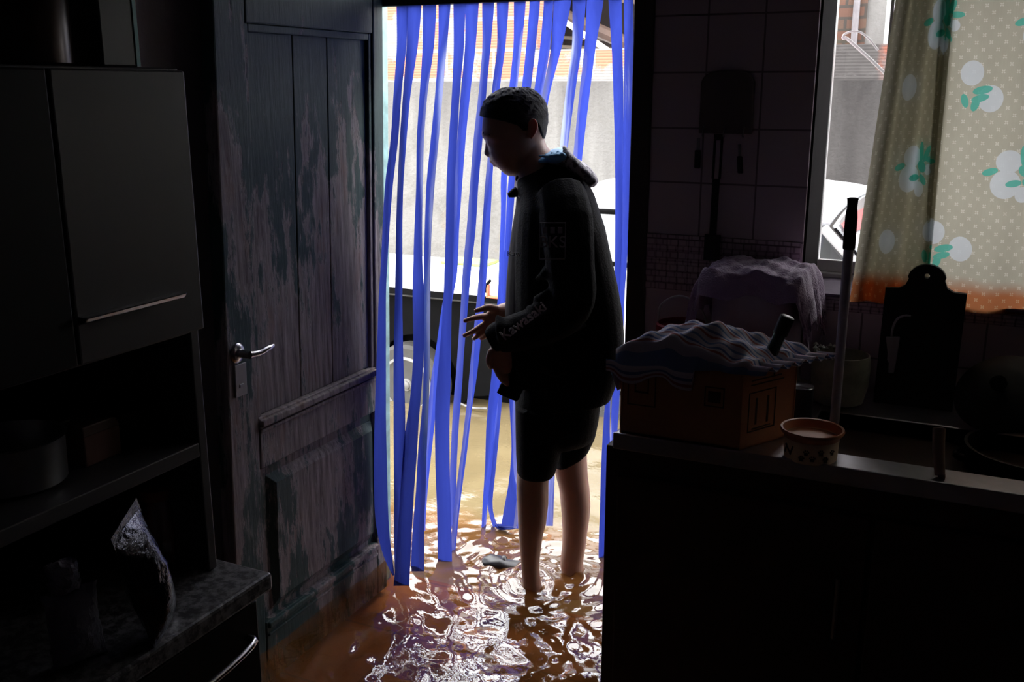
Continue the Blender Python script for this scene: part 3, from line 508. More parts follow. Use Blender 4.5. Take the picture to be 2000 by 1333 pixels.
# arms under the sleeves, hands with separate fingers
mtube(bd, [(1092,372,-.15),(1108,480,-.21),(1112,585,-.235),(1050,622,-.21),(985,650,-.17),(968,668,-.165)], [.05,.045,.042,.038,.030,.026])
mtube(bd, [(1085,372,.16),(1080,480,.20),(1062,590,.17),(1010,604,.10),(975,612,.06)], [.05,.045,.040,.032,.026])
def hand(mb, wrist, palm, fingers, thumb, wv):
    # palm: (left px, right px) slices; every finger a chain of (px, py, v)
    mb.rings([sect(*s, n=18, e=2.6) for s in palm])
    for f, r in fingers+[thumb]: mtube(mb, f, r, 10, 4)
hand(bd, None, [((976,640),(988,600),.06,.020),((966,644),(974,597),.055,.018),((955,647),(963,601),.05,.016),((947,646),(953,608),.045,.014),((943,640),(948,614),.042,.010)],
 [([(953,618,.045),(938,619,.03),(922,622.5,.025),(905,628,.03)], [.0105,.0098,.0088,.0070]), ([(952,631,.046),(938,639,.035),(922,649,.03),(904,657,.036)], [.0108,.0098,.0088,.0068]),
  ([(955,642,.05),(943,649,.04),(932,657,.04),(923,663.5,.046)], [.0100,.0094,.0084,.0066]), ([(960,648,.055),(951,655,.05),(944,660,.05),(937,663,.056)], [.0088,.0080,.0072,.0060])],
 ([(968,604,.045),(953,601,.02),(940,604.5,.01),(926,608,.012)], [.0130,.0115,.0092,.0066]), .05)
hand(bd, None, [((960,664),(992,672),-.165,.024),((957,680),(998,684),-.165,.020),((956,698),(1000,704),-.165,.017),((958,714),(1000,720),-.163,.014),((962,722),(996,730),-.162,.010)],
 [([(966,712,-.168),(973,730,-.172),(981,743,-.170),(990,751,-.162)], [.0100,.0092,.0082,.0064]), ([(974,716,-.158),(981,735,-.158),(987,747,-.155),(993,753,-.15)], [.0102,.0095,.0084,.0066]),
  ([(984,718,-.148),(990,737,-.145),(994,748,-.142),(997,755,-.136)], [.0098,.0092,.0082,.0064]), ([(992,718,-.138),(997,735,-.135),(1000,744,-.13),(1001,750,-.125)], [.0088,.0080,.0072,.0060])],
 ([(962,684,-.18),(956,700,-.188),(956,711,-.185),(959,720,-.178)], [.0125,.0110,.0092,.0066]), -.16)
body = remesh(bd.build('body', SK, man), .0042, 2)
# hair, brows
hb = MB(); NQ = 72; rows = []
def hairline(q):   # 0 = back, pi = front
    a = abs(math.atan2(math.sin(q), math.cos(q))); return float(np.interp(a, [0, .35, .6, .8, 1.0, 1.12, 1.3, 1.5, 1.8, 2.3, 2.7, math.pi], [276, 273, 262, 244, 238, 254, 256, 244, 237, 232, 230, 229]))
QS = np.linspace(0, 2*math.pi, NQ, False)
for ti, t in enumerate(np.linspace(0.0, 1.0, 22)):
    ring = []
    for j, q in enumerate(QS):
        yh = hairline(q); y = 178.0+(yh-178.0)*t**1.3
        side = abs(math.sin(q)); fade = np.interp(y, [178, 205, 232, 262, 276], [.013, .011, .0075, .004, .002]); fr_ = max(0, -math.cos(q))
        off = fade+.004*fr_*(y < 240)*(1-t*.3)+rng.normal(0, .0013)*(1-t)+.0018*math.sin(9*q+ti)*(1-t)
        if t > .97: off = -.004
        ring.append(head_pt(y, q, off)+np.array([0, 0, .010*(1-t)**1.5+rng.normal(0, .0008)*(t < .9)]))
    rows.append(ring)
hb.rings(rows); hair = hb.build('hair', HAIRM, man, smooth=180)
for s_ in (-1, 1): MB().tube([M(944,263,s_*.016), M(945,260,s_*.032), M(957,264,s_*.056)], [.003,.004,.002], 8).build('eyebrow', HAIRM, man)
# tee shirt (bulges out of the open jacket front)
b_ = MB(); loft(b_, [((1010,365),(1090,360),0,.08),((1007,405),(1120,405),0,.12),((1000,445),(1150,445),0,.135),((994,490),(1150,490),0,.135),((989,550),(1150,550),0,.13),((986,610),(1150,610),0,.125),((992,690),(1150,690),0,.12),((1002,740),(1150,740),0,.11),((1008,775),(1150,770),0,.10)]); tee = remesh(b_.build('tee_shirt', TEE, man), .006, 3)
# jacket
jk = MB(); loft(jk, [((1007,345),(1088,302),0,.062),((1007,362),(1110,316),0,.10),((1013,385),(1140,342),0,.165),((1009,405),(1160,378),0,.20),((1004,440),(1180,440),0,.205),((1000,488),(1193,500),0,.195),((998,550),(1205,552),0,.185),((997,610),(1214,602),0,.18),((998,660),(1218,652),0,.18),((1002,700),(1215,700),0,.178),((1004,745),(1203,742),0,.176),((1004,782),(1193,768),0,.172)], e=2.5)
mtube(jk, [(1095,378,-.13),(1106,430,-.19),(1114,520,-.225),(1118,585,-.235),(1090,622,-.225),(1040,640,-.205),(1000,652,-.185),(972,660,-.172),(966,664,-.170)], [.07,.075,.068,.064,.060,.056,.053,.046,.037])
mtube(jk, [(1090,378,.13),(1092,440,.185),(1080,520,.20),(1064,585,.18),(1030,608,.13),(1000,611,.09),(990,612,.08)], [.07,.07,.062,.056,.046,.038,.032])
loft(jk, [((1000,660),(1040,665),-.13,.02),((994,700),(1040,705),-.14,.016),((982,738),(1030,745),-.14,.014),((969,768),(1012,786),-.14,.012)])
for k in range(12):       # soft folds across the sleeves, back and waist
    v = -.20 if k < 8 else -.17; x = 1075+rng.uniform(-30, 60); y = 520+k*19; mtube(jk, [(x-28, y+rng.uniform(-8, 8), v), (x, y+rng.uniform(-10, 10), v-.03), (x+30, y+rng.uniform(-8, 12), v)], [.006,.020,.006], 8)
for k in range(7):
    x = 975+k*15; mtube(jk, [(x-2, 622+rng.uniform(-6, 6)+3*k*.2, -.19), (x+3, 650, -.238), (x+8, 684, -.19)], [.010,.016,.010], 8)
jacket = remesh(jk.build('jacket', JK, man), .0065, 3)
b_ = MB(); mtube(b_, [(962,640,-.135),(957,655,-.165),(958,668,-.195),(970,684,-.205)], [.006]*4, 8); b_.v = []; b_.f = []
cuff = MB(); mtube(cuff, [(976,658,-.173),(968,662,-.170),(961,666,-.168)], [.044,.040,.036]); cuff.build('cuff', JK, jacket, smooth=60)
hd_ = MB(); loft(hd_, [((1068,302),(1072,322),0,.085),((1090,296),(1092,324),0,.10),((1103,283),(1104,330),0,.108),((1126,309),(1116,345),0,.108),((1148,322),(1138,360),0,.092),((1164,341),(1151,366),0,.066),((1168,352),(1160,365),0,.035)])
for k in range(9): mtube(hd_, [(1102+k*7, 288+k*7, -.09), (1106+k*6.5, 305+k*6, -.11), (1100+k*6.5, 322+k*5, -.10)], [.006,.012,.006], 8)
HOODM = newmat('pale patterned hood'); m_, nt_, o_ = HOODM; n_ = noise(nt_, coord(nt_), 55, 3); pbsdf(nt_, o_, Base_Color=mixc(nt_, ramp(nt_, n_, [(.47, 0.0), (.53, 1.0)]), (.10,.09,.10), (.42,.40,.42)), Roughness=.75)
hood = remesh(hd_.build('hood', m_, man), .005, 2)
b_ = MB(); loft(b_, [((1040,317),(1044,320),-.01,.02),((1052,308),(1056,317),-.01,.07),((1064,299),(1068,317),-.01,.10),((1085,291),(1086,319),-.01,.112),((1100,288),(1100,315),-.01,.114),((1107,293),(1106,308),-.01,.105)])
for k in range(4): mtube(b_, [(1052+k*12, 304-k*3, -.09), (1066+k*11, 306-k*1.5, -.122), (1082+k*8, 314-k*3, -.115)], [.003,.006,.003], 8)
remesh(b_.build('hood_lining', plain('light blue lining', (.20,.46,.72), .6, vs=30), hood), .004, 2)
b_ = MB(); loft(b_, [((991,378),(994,386),-.03,.010),((998,371),(1002,386),-.03,.018),((1008,364),(1014,384),-.02,.025),((1018,362),(1024,380),-.02,.03)]); mtube(b_, [(1010,352,-.03),(1013,346,-.035),(1018,352,-.03)], [.006,.008,.006], 8); b_.build('collar_flap', JK, jacket, smooth=60)
# lettering on the jacket
PRN = plain('dull grey print', (.14,.12,.13), .7); PRS = plain('silver grey print', (.42,.38,.40), .5); PRB = plain('pale print', (.55,.53,.55), .6)
def face(px, py, v): return M(px, py, v)
r_ = cR; up_ = np.cross(cR, Fh)
text('lettering', 'BKS', .044, face(1079,474,-.306), r_, up_, PRN, jacket); bp = M(1079,470,-.304)
b_ = MB()
for dx, dz, w, h in ((0,.047,.034,.0012),(0,-.050,.034,.0012),(-.034,0,.0012,.048),(.034,0,.0012,.048)): b_.obox(bp+r_*dx+np.array([0,0,dz]), (r_, Fh, (0,0,1)), (w,.0008,h))
for k in range(3): b_.obox(bp+r_*(-.02+.02*k)+np.array([0,0,.027]), (r_, Fh, (0,0,1)), (.006,.0008,.008))
b_.build('badge', PRN, jacket)
d_ = np.array(M(1062,592,-.2))-np.array(M(985,650,-.2)); d_ /= np.linalg.norm(d_); n_ = np.cross(d_, -Fh)
text('lettering', 'Kawasaki', .040, M(1022,628,-.2685), d_, np.array([-d_[2]*cR[0], -d_[2]*cR[1], abs(d_@cR)]), PRS, jacket, .0006)
text('lettering', 'Kaw', .022, M(1004,496,-.142), r_, up_, PRB, tee)
# shorts
b_ = MB(); loft(b_, [((1004,760),(1182,756),0,.16),((1006,790),(1172,782),0,.162),((1008,820),(1169,812),0,.155),((1012,850),(1164,838),0,.14),((1016,866),(1158,852),0,.12)])
loft(b_, [((1006,790),(1110,795),-.075,.095),((1007,850),(1102,850),-.07,.095),((1008,890),(1092,895),-.065,.088),((1009.5,920),(1084,921),-.06,.082),((1010,923),(1078,926),-.06,.078)])
loft(b_, [((1085,790),(1172,775),.075,.10),((1084,840),(1169,815),.07,.10),((1080,880),(1162,850),.065,.09),((1082,908),(1152,870),.06,.082),((1086,911),(1150,874),.06,.078)])
for k in range(5): mtube(b_, [(1030+k*24, 800+k*5, -.15+k*.02), (1040+k*22, 850, -.155+k*.025), (1046+k*18, 895-k*8, -.14+k*.03)], [.004,.010,.004], 8)
remesh(b_.build('shorts', SHORT, man), .006, 3)
# a dark sandal drifting by his feet
sd = onz(970, 1101, .118); b_ = MB(); rs = []
for t, w, h in ((-.050,.006,.006),(-.042,.022,.014),(-.020,.034,.022),(.010,.038,.024),(.040,.034,.014),(.075,.026,.006),(.095,.008,.003)):
    c = sd+cR*t+Fh*(-.010*math.sin(t*30)); rs.append([c+Fh*w*math.cos(q)+np.array([0,0,h*math.sin(q)*(1+.25*math.sin(3*q+t*60))]) for q in np.linspace(0, 2*math.pi, 20, False)])
SANDM = plain('wet black rubber', (.03,.028,.03), .35)
sdt = thing('sandal', 'small dark wet sandal tip breaking the water by the bare legs', 'sandal', sd); b_.rings(rs).build('sole', SANDM, sdt, smooth=60)
b_ = MB(); b_.tube(smooth_path([sd+cR*.03-Fh*.034, sd+cR*.025+np.array([0,0,.024]), sd+cR*.03+Fh*.034], 12), .007, 8, flat=.6).build('strap', SANDM, sdt, smooth=60)

# ------------------------------------------------------------------ vehicles in the flooded street
CARW = plain('white car paint', (.60,.62,.64), .25, var=.03); BLK = plain('black rubber', (.004,.004,.0043), .9, Specular_IOR_Level=.05); RIMM = plain('grey wheel steel', (.20,.195,.185), .6, var=.4); TYRE = plain('tyre rubber', (.045,.043,.04), .7)
def gloss_glass(name, col, r=.04):
    m, nt, o = newmat(name); pbsdf(nt, o, Base_Color=col, Roughness=r, Specular_IOR_Level=.9, Coat_Weight=1.0, Coat_Roughness=.02); return m
CGL = gloss_glass('car window glass', (.10,.11,.11)); WSG = gloss_glass('pale reflecting windscreen', (.42,.46,.48))
car = thing('car', 'white car with painted red windscreen reflection standing in the flooded street', 'car', (-.2,5.0,-.2))
prof = [(-1.95,.10),(-1.97,.55),(-1.90,.86),(-.30,.87),(.2,.82),(1.25,.72),(1.45,.60),(1.48,.10)]
b_ = MB(); rs = []
for y, k in ((4.25,.94),(4.29,1.0),(5.55,1.0),(5.6,.94)): rs.append([(-.23+(x+.23)*(.985 if k < 1 else 1), y, .48+(z-.48)*k) for x, z in prof])
b_.rings(rs).build('body', CARW, car, bevel=.03, smooth=50)
MB().box((-1.96,4.235,.245), (1.4,4.26,.262)).build('sill_trim', BLK, car); MB().box((-1.93,4.238,.86), (-.34,4.262,.878)).build('belt_trim', BLK, car)
P = []
for s_ in np.linspace(0, 1, 12):
    row = []
    for t in np.linspace(0, 1, 14):
        v = 2*t-1; x = -1.80+1.27*s_-(.06*v*v if s_ > .5 else -.05*v*v); row.append((x, 4.31+1.2*t, 1.075+.135*(1-abs(v)**3.2)*(1-.25*(2*s_-1)**4)+.03*(1-t)))
    P.append(row)
MB().grid(P).build('roof', CARW, car, solid=.02, smooth=180)
MB().tube([(-1.86,4.305,1.10),(-1.2,4.300,1.104),(-.75,4.303,1.102)], .013, 8).build('roof_gutter', BLK, car, smooth=60)
for y0, y1 in ((4.30,4.25),(5.52,5.58)):
    MB().tube([(-.610,y0,1.09),(-.50,(y0+y1)/2,.99),(-.375,y1,.86)], .028, 10, flat=.7).build('pillar', CARW, car, smooth=60)
    MB().tube([(-1.80,y0,1.11),(-1.90,y1,.86)], .05, 10).build('pillar', CARW, car, smooth=60)
    MB().tube([(-1.34,y0,1.11),(-1.36,y1,.86)], .022, 10).build('pillar', BLK, car, smooth=60)
MB().grid([[(-1.84,4.305,1.11),(-.65,4.305,1.11)],[(-1.90,4.262,.87),(-.44,4.262,.87)]]).build('side_window', CGL, car, solid=.004)
P = []; P2 = []
for s_ in np.linspace(0, 1, 8):
    row = []
    for t in np.linspace(0, 1, 12):
        v = 2*t-1; bow = .13*(1-v*v); row.append((-.575+.215*s_+bow*(.35+.5*s_), 4.31-.05*s_+(1.2+.1*s_)*t, 1.07+.10*(1-abs(v)**3.2)*(1-s_)+.03*(1-t)*(1-s_)-.21*s_))
    P.append(row)
MB().grid(P).build('windscreen', WSG, car, solid=.006, smooth=180)
Pn = np.array(P)
def wpt(a, b):      # point on the windscreen: a down, b across
    a = a*7; b = b*11; i, j = min(int(a), 6), min(int(b), 10); u, w = a-i, b-j
    return (Pn[i,j]*(1-u)+Pn[i+1,j]*u)*(1-w)+(Pn[i,j+1]*(1-u)+Pn[i+1,j+1]*u)*w
MB().grid([[tuple(wpt((.02, .05+.28*t)[k], t)+np.array([.012,-.004,.010])) for t in np.linspace(.02, 1, 16)] for k in (0, 1)]).build('screen_band', plain('grey tinted band', (.10,.095,.095), .4), car)
MB().grid([[tuple(wpt((.05+.28*t, .22+.50*t)[k], t)+np.array([.013,-.004,.011])) for t in np.linspace(.02, 1, 16)] for k in (0, 1)]).build('red_reflection', plain('red reflection paint', (.30,.035,.035), .4), car)  # red reflection painted as a band across the windscreen
MB().tube([(-.565,4.305,1.09),(-.46,4.272,.99),(-.335,4.245,.86)], .006, 6).build('screen_seal', BLK, car)
for x in (-1.45, 1.0): MB().lathe([(.27,-.08),(.30,-.06),(.30,.06),(.27,.08),(.10,.07)], (x,4.33,.10), 28, (0,1,0)).build('wheel', TYRE, car, smooth=40)
ca_ = math.radians(-3); pv = Vector((-.5,4.3,0)); car.location = pv+Matrix.Rotation(ca_, 3, 'Z') @ (Vector(car.location)-pv); car.rotation_euler = (0,0,ca_)
tr_ = thing('trailer', 'white flatbed cart with black fender and small wheel in the flooded street', 'trailer', (-2.7,4.5,.01))
MB().box((-3.6,4.10,.70), (-2.0,4.62,.775)).build('bed', CARW, tr_, bevel=.012)
MB().box((-3.6,4.097,.675), (-2.0,4.62,.70)).build('bed_edge', BLK, tr_)
wc = np.array([-2.535,4.14,.215]); ar = MB(); a_ = [(wc[0]+.235*math.cos(q), wc[2]+.235*math.sin(q)) for q in np.linspace(math.pi, 0, 20)]
poly = [(-3.6,.10),(wc[0]-.25,.10)]+a_+[(wc[0]+.25,.10),(-2.24,.16),(-2.03,.20),(-2.02,.675),(-3.6,.675)]
ar.prism([(x, 4.19, z) for x, z in poly], (0,.03,0)); ar.box((-3.6,4.3,.12), (-2.05,4.6,.675)).build('fender', BLK, tr_, bevel=.004)
MB().tube([(-3.6,4.115,.664),(-2.02,4.115,.668)], .006, 8).build('frame_rail', plain('dull black steel', (.05,.05,.05), .35, .6), tr_)
MB().lathe([(.14,-.055),(.19,-.06),(.205,-.045),(.21,0),(.205,.045),(.19,.06),(.14,.055)], wc, 40, (0,-1,0)).build('tyre', TYRE, tr_, smooth=35)
rim = MB().lathe([(.145,.0),(.145,.060),(.132,.064),(.120,.045),(.112,.02),(.07,.02),(.06,.045),(.035,.05),(.03,.062),(.001,.064)], wc, 36, (0,-1,0)).build('rim', RIMM, tr_, smooth=35)
for k in range(4):
    a = k*math.pi/2+.5; c = wc+np.array([.088*math.cos(a), -.024, .088*math.sin(a)]); MB().lathe([(.001,.004),(.022,.003),(.026,-.002)], c, 14, (0,-1,0)).build('rim_hole', BLK, rim)
MB().lathe([(.024,0),(.024,.012),(.012,.02)], wc+np.array([0,-.06,0]), 16, (0,-1,0)).build('hub_cap', RIMM, rim, smooth=40)
MB().tube(smooth_path([(-2.26,4.12,.15),(-2.18,4.11,.138),(-2.10,4.12,.142)], 10), .005, 8).build('foot_rail', RIMM, tr_)
MB().box((-2.075,4.085,.700), (-2.0,4.10,.712)).box((-2.085,4.085,.700), (-2.073,4.10,.765)).build('marker_lamp', plain('orange lamp plastic', (.62,.14,.05), .3), tr_, bevel=.003)
MB().box((-2.02,4.11,.58), (-1.985,4.2,.675)).build('corner_plate', plain('pale blue plate', (.45,.55,.58), .4), tr_, bevel=.004)
MB().tube(smooth_path([ony(949,572,4.09), ony(950,558,4.09), ony(958,548,4.09)], 10), .007, 8).build('lashing_hook', BLK, tr_)
gp = ony(948,517,4.7); gp_ = thing('green_board', 'lime green board lying on the white flatbed cart', 'board', (gp[0],4.52,.776)); MB().box((gp[0]-.13,4.44,.776), (gp[0]+.13,4.60,.79)).build('board', plain('lime green plastic', (.42,.62,.10), .5), gp_, bevel=.004)

# ------------------------------------------------------------------ left: dresser with hutch and the things on it
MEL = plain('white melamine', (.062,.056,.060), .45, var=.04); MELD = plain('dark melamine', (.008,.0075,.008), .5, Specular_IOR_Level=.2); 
m_, nt_, GRAN_o = newmat('speckled granite laminate'); v_ = coord(nt_); pbsdf(nt_, GRAN_o, Base_Color=mixc(nt_, ramp(nt_, noise(nt_, v_, 60, 4, .7), [(.42, 0.0), (.6, 1.0)]), (.03,.027,.03), (.20,.19,.195)), Roughness=.4); GRAN = m_
ds = thing('kitchen_dresser', 'white kitchen dresser with open shelf above a granite-look worktop and drawers', 'dresser', (-1.45,.45,0))
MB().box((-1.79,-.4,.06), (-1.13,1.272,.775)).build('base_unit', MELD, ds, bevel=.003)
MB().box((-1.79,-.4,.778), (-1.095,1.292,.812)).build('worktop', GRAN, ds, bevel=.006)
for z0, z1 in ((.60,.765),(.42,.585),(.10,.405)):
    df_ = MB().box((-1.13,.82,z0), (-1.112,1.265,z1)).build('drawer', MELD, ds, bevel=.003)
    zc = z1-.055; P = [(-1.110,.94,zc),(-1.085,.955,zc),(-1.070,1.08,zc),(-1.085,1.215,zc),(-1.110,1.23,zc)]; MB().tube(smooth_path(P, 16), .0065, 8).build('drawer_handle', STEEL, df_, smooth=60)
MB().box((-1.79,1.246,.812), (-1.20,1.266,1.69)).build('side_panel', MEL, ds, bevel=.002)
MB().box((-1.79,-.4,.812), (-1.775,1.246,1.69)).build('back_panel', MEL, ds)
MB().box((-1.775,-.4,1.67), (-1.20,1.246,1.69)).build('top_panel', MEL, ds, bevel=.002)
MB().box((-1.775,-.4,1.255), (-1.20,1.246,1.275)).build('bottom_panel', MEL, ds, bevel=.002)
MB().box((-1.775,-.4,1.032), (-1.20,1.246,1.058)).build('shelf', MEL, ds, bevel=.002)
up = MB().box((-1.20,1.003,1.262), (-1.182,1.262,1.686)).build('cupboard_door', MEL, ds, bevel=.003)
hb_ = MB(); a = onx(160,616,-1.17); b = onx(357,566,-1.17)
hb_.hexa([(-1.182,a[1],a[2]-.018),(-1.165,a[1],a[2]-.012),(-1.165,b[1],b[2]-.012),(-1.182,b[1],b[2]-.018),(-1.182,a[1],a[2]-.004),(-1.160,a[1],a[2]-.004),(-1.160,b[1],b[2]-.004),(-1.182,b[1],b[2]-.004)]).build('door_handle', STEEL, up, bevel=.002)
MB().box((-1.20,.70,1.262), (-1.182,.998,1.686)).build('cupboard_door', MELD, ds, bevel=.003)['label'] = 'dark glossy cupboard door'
# things on top of the hutch
BLUEC = plain('dark teal carton', (.02,.07,.08), .35); c = onx(238,130,-1.27)
t = thing('carton', 'tall dark carton with a teal edge on top of the dresser', 'carton', (-1.32,c[1],1.691))
MB().box((-1.37,c[1]-.037,1.692), (-1.27,c[1]+.037,1.95)).build('box', plain('black card', (.02,.02,.022), .35), t, bevel=.003)
MB().box((-1.272,c[1]+.031,1.693), (-1.268,c[1]+.0385,1.949)).build('edge_strip', plain('teal print', (.10,.36,.38), .3), t)
c = onx(90,132,-1.3); t = thing('storage_tin', 'dark storage tin on top of the dresser beside the tall carton', 'tin', (-1.33,c[1],1.691))
MB().lathe([(.055,0),(.06,.004),(.06,.17),(.056,.175)], (-1.33,c[1],1.692), 28).build('body', plain('dark lacquered tin', (.05,.03,.025), .3, .3), t, smooth=40); MB().lathe([(.062,0),(.062,.02),(.05,.028),(.01,.03)], (-1.33,c[1],1.868), 28).build('lid', STEELD, t, smooth=40)
# things on the open shelf
def on_x(px, py, z): return onz(px, py, z)
c = onz(38,945,1.06); t = thing('saucepan', 'shiny steel saucepan at the near end of the open shelf', 'saucepan', (-1.33,c[1],1.059)); c = np.array([-1.33,c[1],1.059])
MB().lathe([(.07,0),(.078,.006),(.08,.075),(.084,.078),(.078,.078),(.074,.01),(.001,.008)], c, 32).build('pan', STEELD, t, smooth=40); MB().tube(smooth_path([c+[0,.078,.06], c+[0,.11,.066], c+[0,.115,.05], c+[0,.078,.045]], 12), .005, 8).build('handle', STEELD, t)
c = onz(140,895,1.06); t = thing('tea_box', 'reddish brown tea box on the open shelf between pan and bowl', 'box', (-1.32,c[1]+.02,1.059)); MB().box((-1.37,c[1]-.02,1.059), (-1.28,c[1]+.055,1.125)).build('carton', plain('red brown card', (.09,.03,.02), .6), t, bevel=.002); MB().box((-1.372,c[1]-.022,1.11), (-1.278,c[1]+.057,1.128)).build('lid', plain('brown card lid', (.06,.03,.02), .6), t, bevel=.002)
c = onz(250,880,1.06); t = thing('bowl', 'black bowl at the far end of the open shelf', 'bowl', (-1.34,c[1]+.03,1.059)); c = np.array([-1.34,c[1]+.03,1.059]); MB().lathe([(.03,0),(.04,.004),(.075,.05),(.082,.07),(.078,.07),(.07,.05),(.03,.01),(.001,.008)], c, 32).build('shell', plain('black glazed clay', (.02,.018,.018), .3), t, smooth=50); MB().lathe([(.034,0),(.034,.004),(.03,.004)], c, 24).build('foot', plain('bare clay', (.1,.06,.05), .8), t)
# things on the worktop
FOIL = plain('crinkled silver wrapper', (.065,.065,.085), .14, .9, var=.6, vs=9, bs=.35); POLY = plain('crumpled pale plastic', (.20,.19,.25), .3, var=.25, vs=14, bs=.5)
def pouch(mb, base, up, right, w, h, d, seed):
    r = np.random.default_rng(seed); rs = []; fw = np.cross(right, up)
    for i, t in enumerate(np.linspace(0, 1, 14)):
        bl = math.sin(math.pi*min(1, max(0, t)))**.6; wid = w*(1-.12*bl); c = np.array(base)+up*h*t; ring = []
        for q in np.linspace(0, 2*math.pi, 22, False): ring.append(c+right*math.cos(q)*wid/2+fw*math.sin(q)*(.002+d/2*bl)*(1-.6*abs(math.cos(q))**3)+r.normal(0, .0013, 3))
        rs.append(ring)
    return mb.rings(rs)
a = onz(348,1228,.815); upv = np.array([-.10,-.22,1.]); upv /= np.linalg.norm(upv); rt = np.array([-.45,.9,.15]); rt /= np.linalg.norm(rt)
t = thing('snack_bag', 'shiny crumpled foil snack bag leaning on the granite-look worktop', 'bag', (a[0],a[1],.813)); pouch(MB(), np.array([a[0]-.02,a[1]-.005,.814]), upv, rt, .12, .20, .06, 4).build('pouch', FOIL, t, smooth=25)
b_ = MB(); tp = np.array([a[0]-.02,a[1]-.005,.814])+upv*.20; b_.obox(tp, (rt, np.cross(rt, upv), upv), (.058,.0015,.012)).build('seal', FOIL, t)
a = onz(185,1290,.815); a = np.array([a[0]+.0, a[1], .814]); t = thing('plastic_bag', 'limp pale plastic bag on the worktop at the near side of the foil bag', 'bag', a); pouch(MB(), a+np.array([-.02,-.01,0]), np.array([-.05,.0,1.]), np.array([.4,.9,0]), .085, .12, .07, 9).build('sack', POLY, t, smooth=25); pouch(MB(), a+np.array([-.025,-.015,.118]), np.array([.1,-.15,.9]), np.array([.4,.9,0]), .05, .06, .05, 12).build('neck', POLY, t, smooth=25)
a = onz(342,1095,.815); t = thing('jar', 'brown glass jar at the back of the worktop beside the end panel', 'jar', (a[0]-.03,a[1],.813)); a = np.array([a[0]-.03,a[1],.813]); MB().lathe([(.034,0),(.038,.004),(.038,.10),(.03,.118),(.03,.125)], a, 28).build('body', gloss_glass('brown glass', (.10,.03,.01), .1), t, smooth=40); MB().lathe([(.033,0),(.033,.018),(.03,.02)], a+[0,0,.125], 24).build('lid', plain('orange lid', (.30,.09,.03), .5), t, smooth=40)

# ------------------------------------------------------------------ right: sink counter and the things on it
CZ = .90; BROWN = plain('dark brown cabinet wood', (.05,.022,.016), .5, var=.3)
ct = thing('sink_counter', 'dark kitchen sink counter with a steel top along the window wall', 'counter', (.4,2.3,0)); CSTEEL = plain('brushed counter steel', (.50,.49,.53), .34, .9)
MB().box((-.735,2.045,.0), (1.55,2.60,.862)).build('cabinet', BROWN, ct, bevel=.003)
TX = (-.312, .62); TY = (2.115, 2.40)
b_ = MB(); b_.box((-.712,2.02,.866), (TX[0],2.612,CZ)).box((TX[0],2.02,.866), (TX[1],TY[0],CZ)).box((TX[0],TY[1],.866), (TX[1],2.612,CZ)).box((TX[1],2.02,.866), (1.55,2.612,CZ))
b_.build('worktop', CSTEEL, ct, bevel=.005)
b_ = MB(); b_.box((TX[0],TY[0],.74), (TX[1],TY[1],.744)).box((TX[0]-.002,TY[0],.74), (TX[0],TY[1],.898)).box((TX[1],TY[0],.74), (TX[1]+.002,TY[1],.898)).box((TX[0],TY[0]-.002,.74), (TX[1],TY[0],.898)).box((TX[0],TY[1],.74), (TX[1],TY[1]+.002,.898)).build('sink_basin', plain('dark enamelled basin', (.012,.011,.012), .45, Specular_IOR_Level=.3), ct)
MB().box((-.708,2.012,.868), (1.55,2.02,.907)).build('front_lip', CSTEEL, ct, bevel=.003)
for k, (a, b) in enumerate(((-.70,-.15),(-.14,.42),(.43,.99))):
    d_ = MB().box((a,2.025,.12), (b,2.045,.80)).build('cabinet_door', BROWN, ct, bevel=.004); MB().tube([(b-.05,2.012,.52),(b-.05,2.012,.66)], .006, 8).build('handle', STEELD, d_)
# cardboard box
CARD = plain('brown cardboard', (.50,.21,.11), .85, vs=8); CARDP = plain('dark brown box print', (.07,.028,.016), .8)
A = onz(1198,862,CZ); B = onz(1437,906,CZ); A = np.array([-.70,2.035,CZ+.001]); B = np.array([-.428,2.035,CZ+.001]); D = np.array([-.01,.16,0]); Hh = .172
bx = thing('cardboard_box', 'open brown cardboard box on the left end of the counter', 'box', (A+B)/2+D/2)
D = np.array([.085,.155,0]); X_ = (B-A)/np.linalg.norm(B-A); Y_ = D/np.linalg.norm(D); Z_ = np.array([0,0,1.])
A4 = [A, B, B+D, A+D]; th = .005
b_ = MB()
def wall(p, q, z0, z1, b_=b_):
    n = np.cross(q-p, Z_); n /= np.linalg.norm(n); b_.hexa([p+Z_*z0, q+Z_*z0, q-n*th+Z_*z0, p-n*th+Z_*z0, p+Z_*z1, q+Z_*z1, q-n*th+Z_*z1, p-n*th+Z_*z1])
for i in range(4): wall(A4[i], A4[(i+1) % 4], 0, Hh)
b_.hexa([p for p in A4]+[p+Z_*th for p in A4]).build('carton', CARD, bx)
def print_rect(p, q, u0, u1, z0, z1, w=.0025, o=None):
    mb = MB(); d = q-p; n = np.cross(d, Z_); n /= np.linalg.norm(n); L = np.linalg.norm(d); e = d/L
    def bar(ua, ub, za, zb): mb.obox(p+e*(ua+ub)/2*L+Z_*(za+zb)/2+n*.0006, (e, n, Z_), (abs(ub-ua)/2*L, .0006, abs(zb-za)/2))
    bar(u0,u1,z0,z0+w); bar(u0,u1,z1-w,z1); bar(u0,u0+w/L,z0,z1); bar(u1-w/L,u1,z0,z1)
    if o: o(bar)
    return mb
print_rect(A, B, .06, .30, .07, .150, o=lambda bar: (bar(.12,.24,.10,.104), bar(.12,.13,.10,.14), bar(.23,.24,.10,.14))).build('box_print', CARDP, bx)
print_rect(A, B, .70, .86, .09, .135, o=lambda bar: bar(.73,.83,.10,.125)).build('box_print', CARDP, bx)
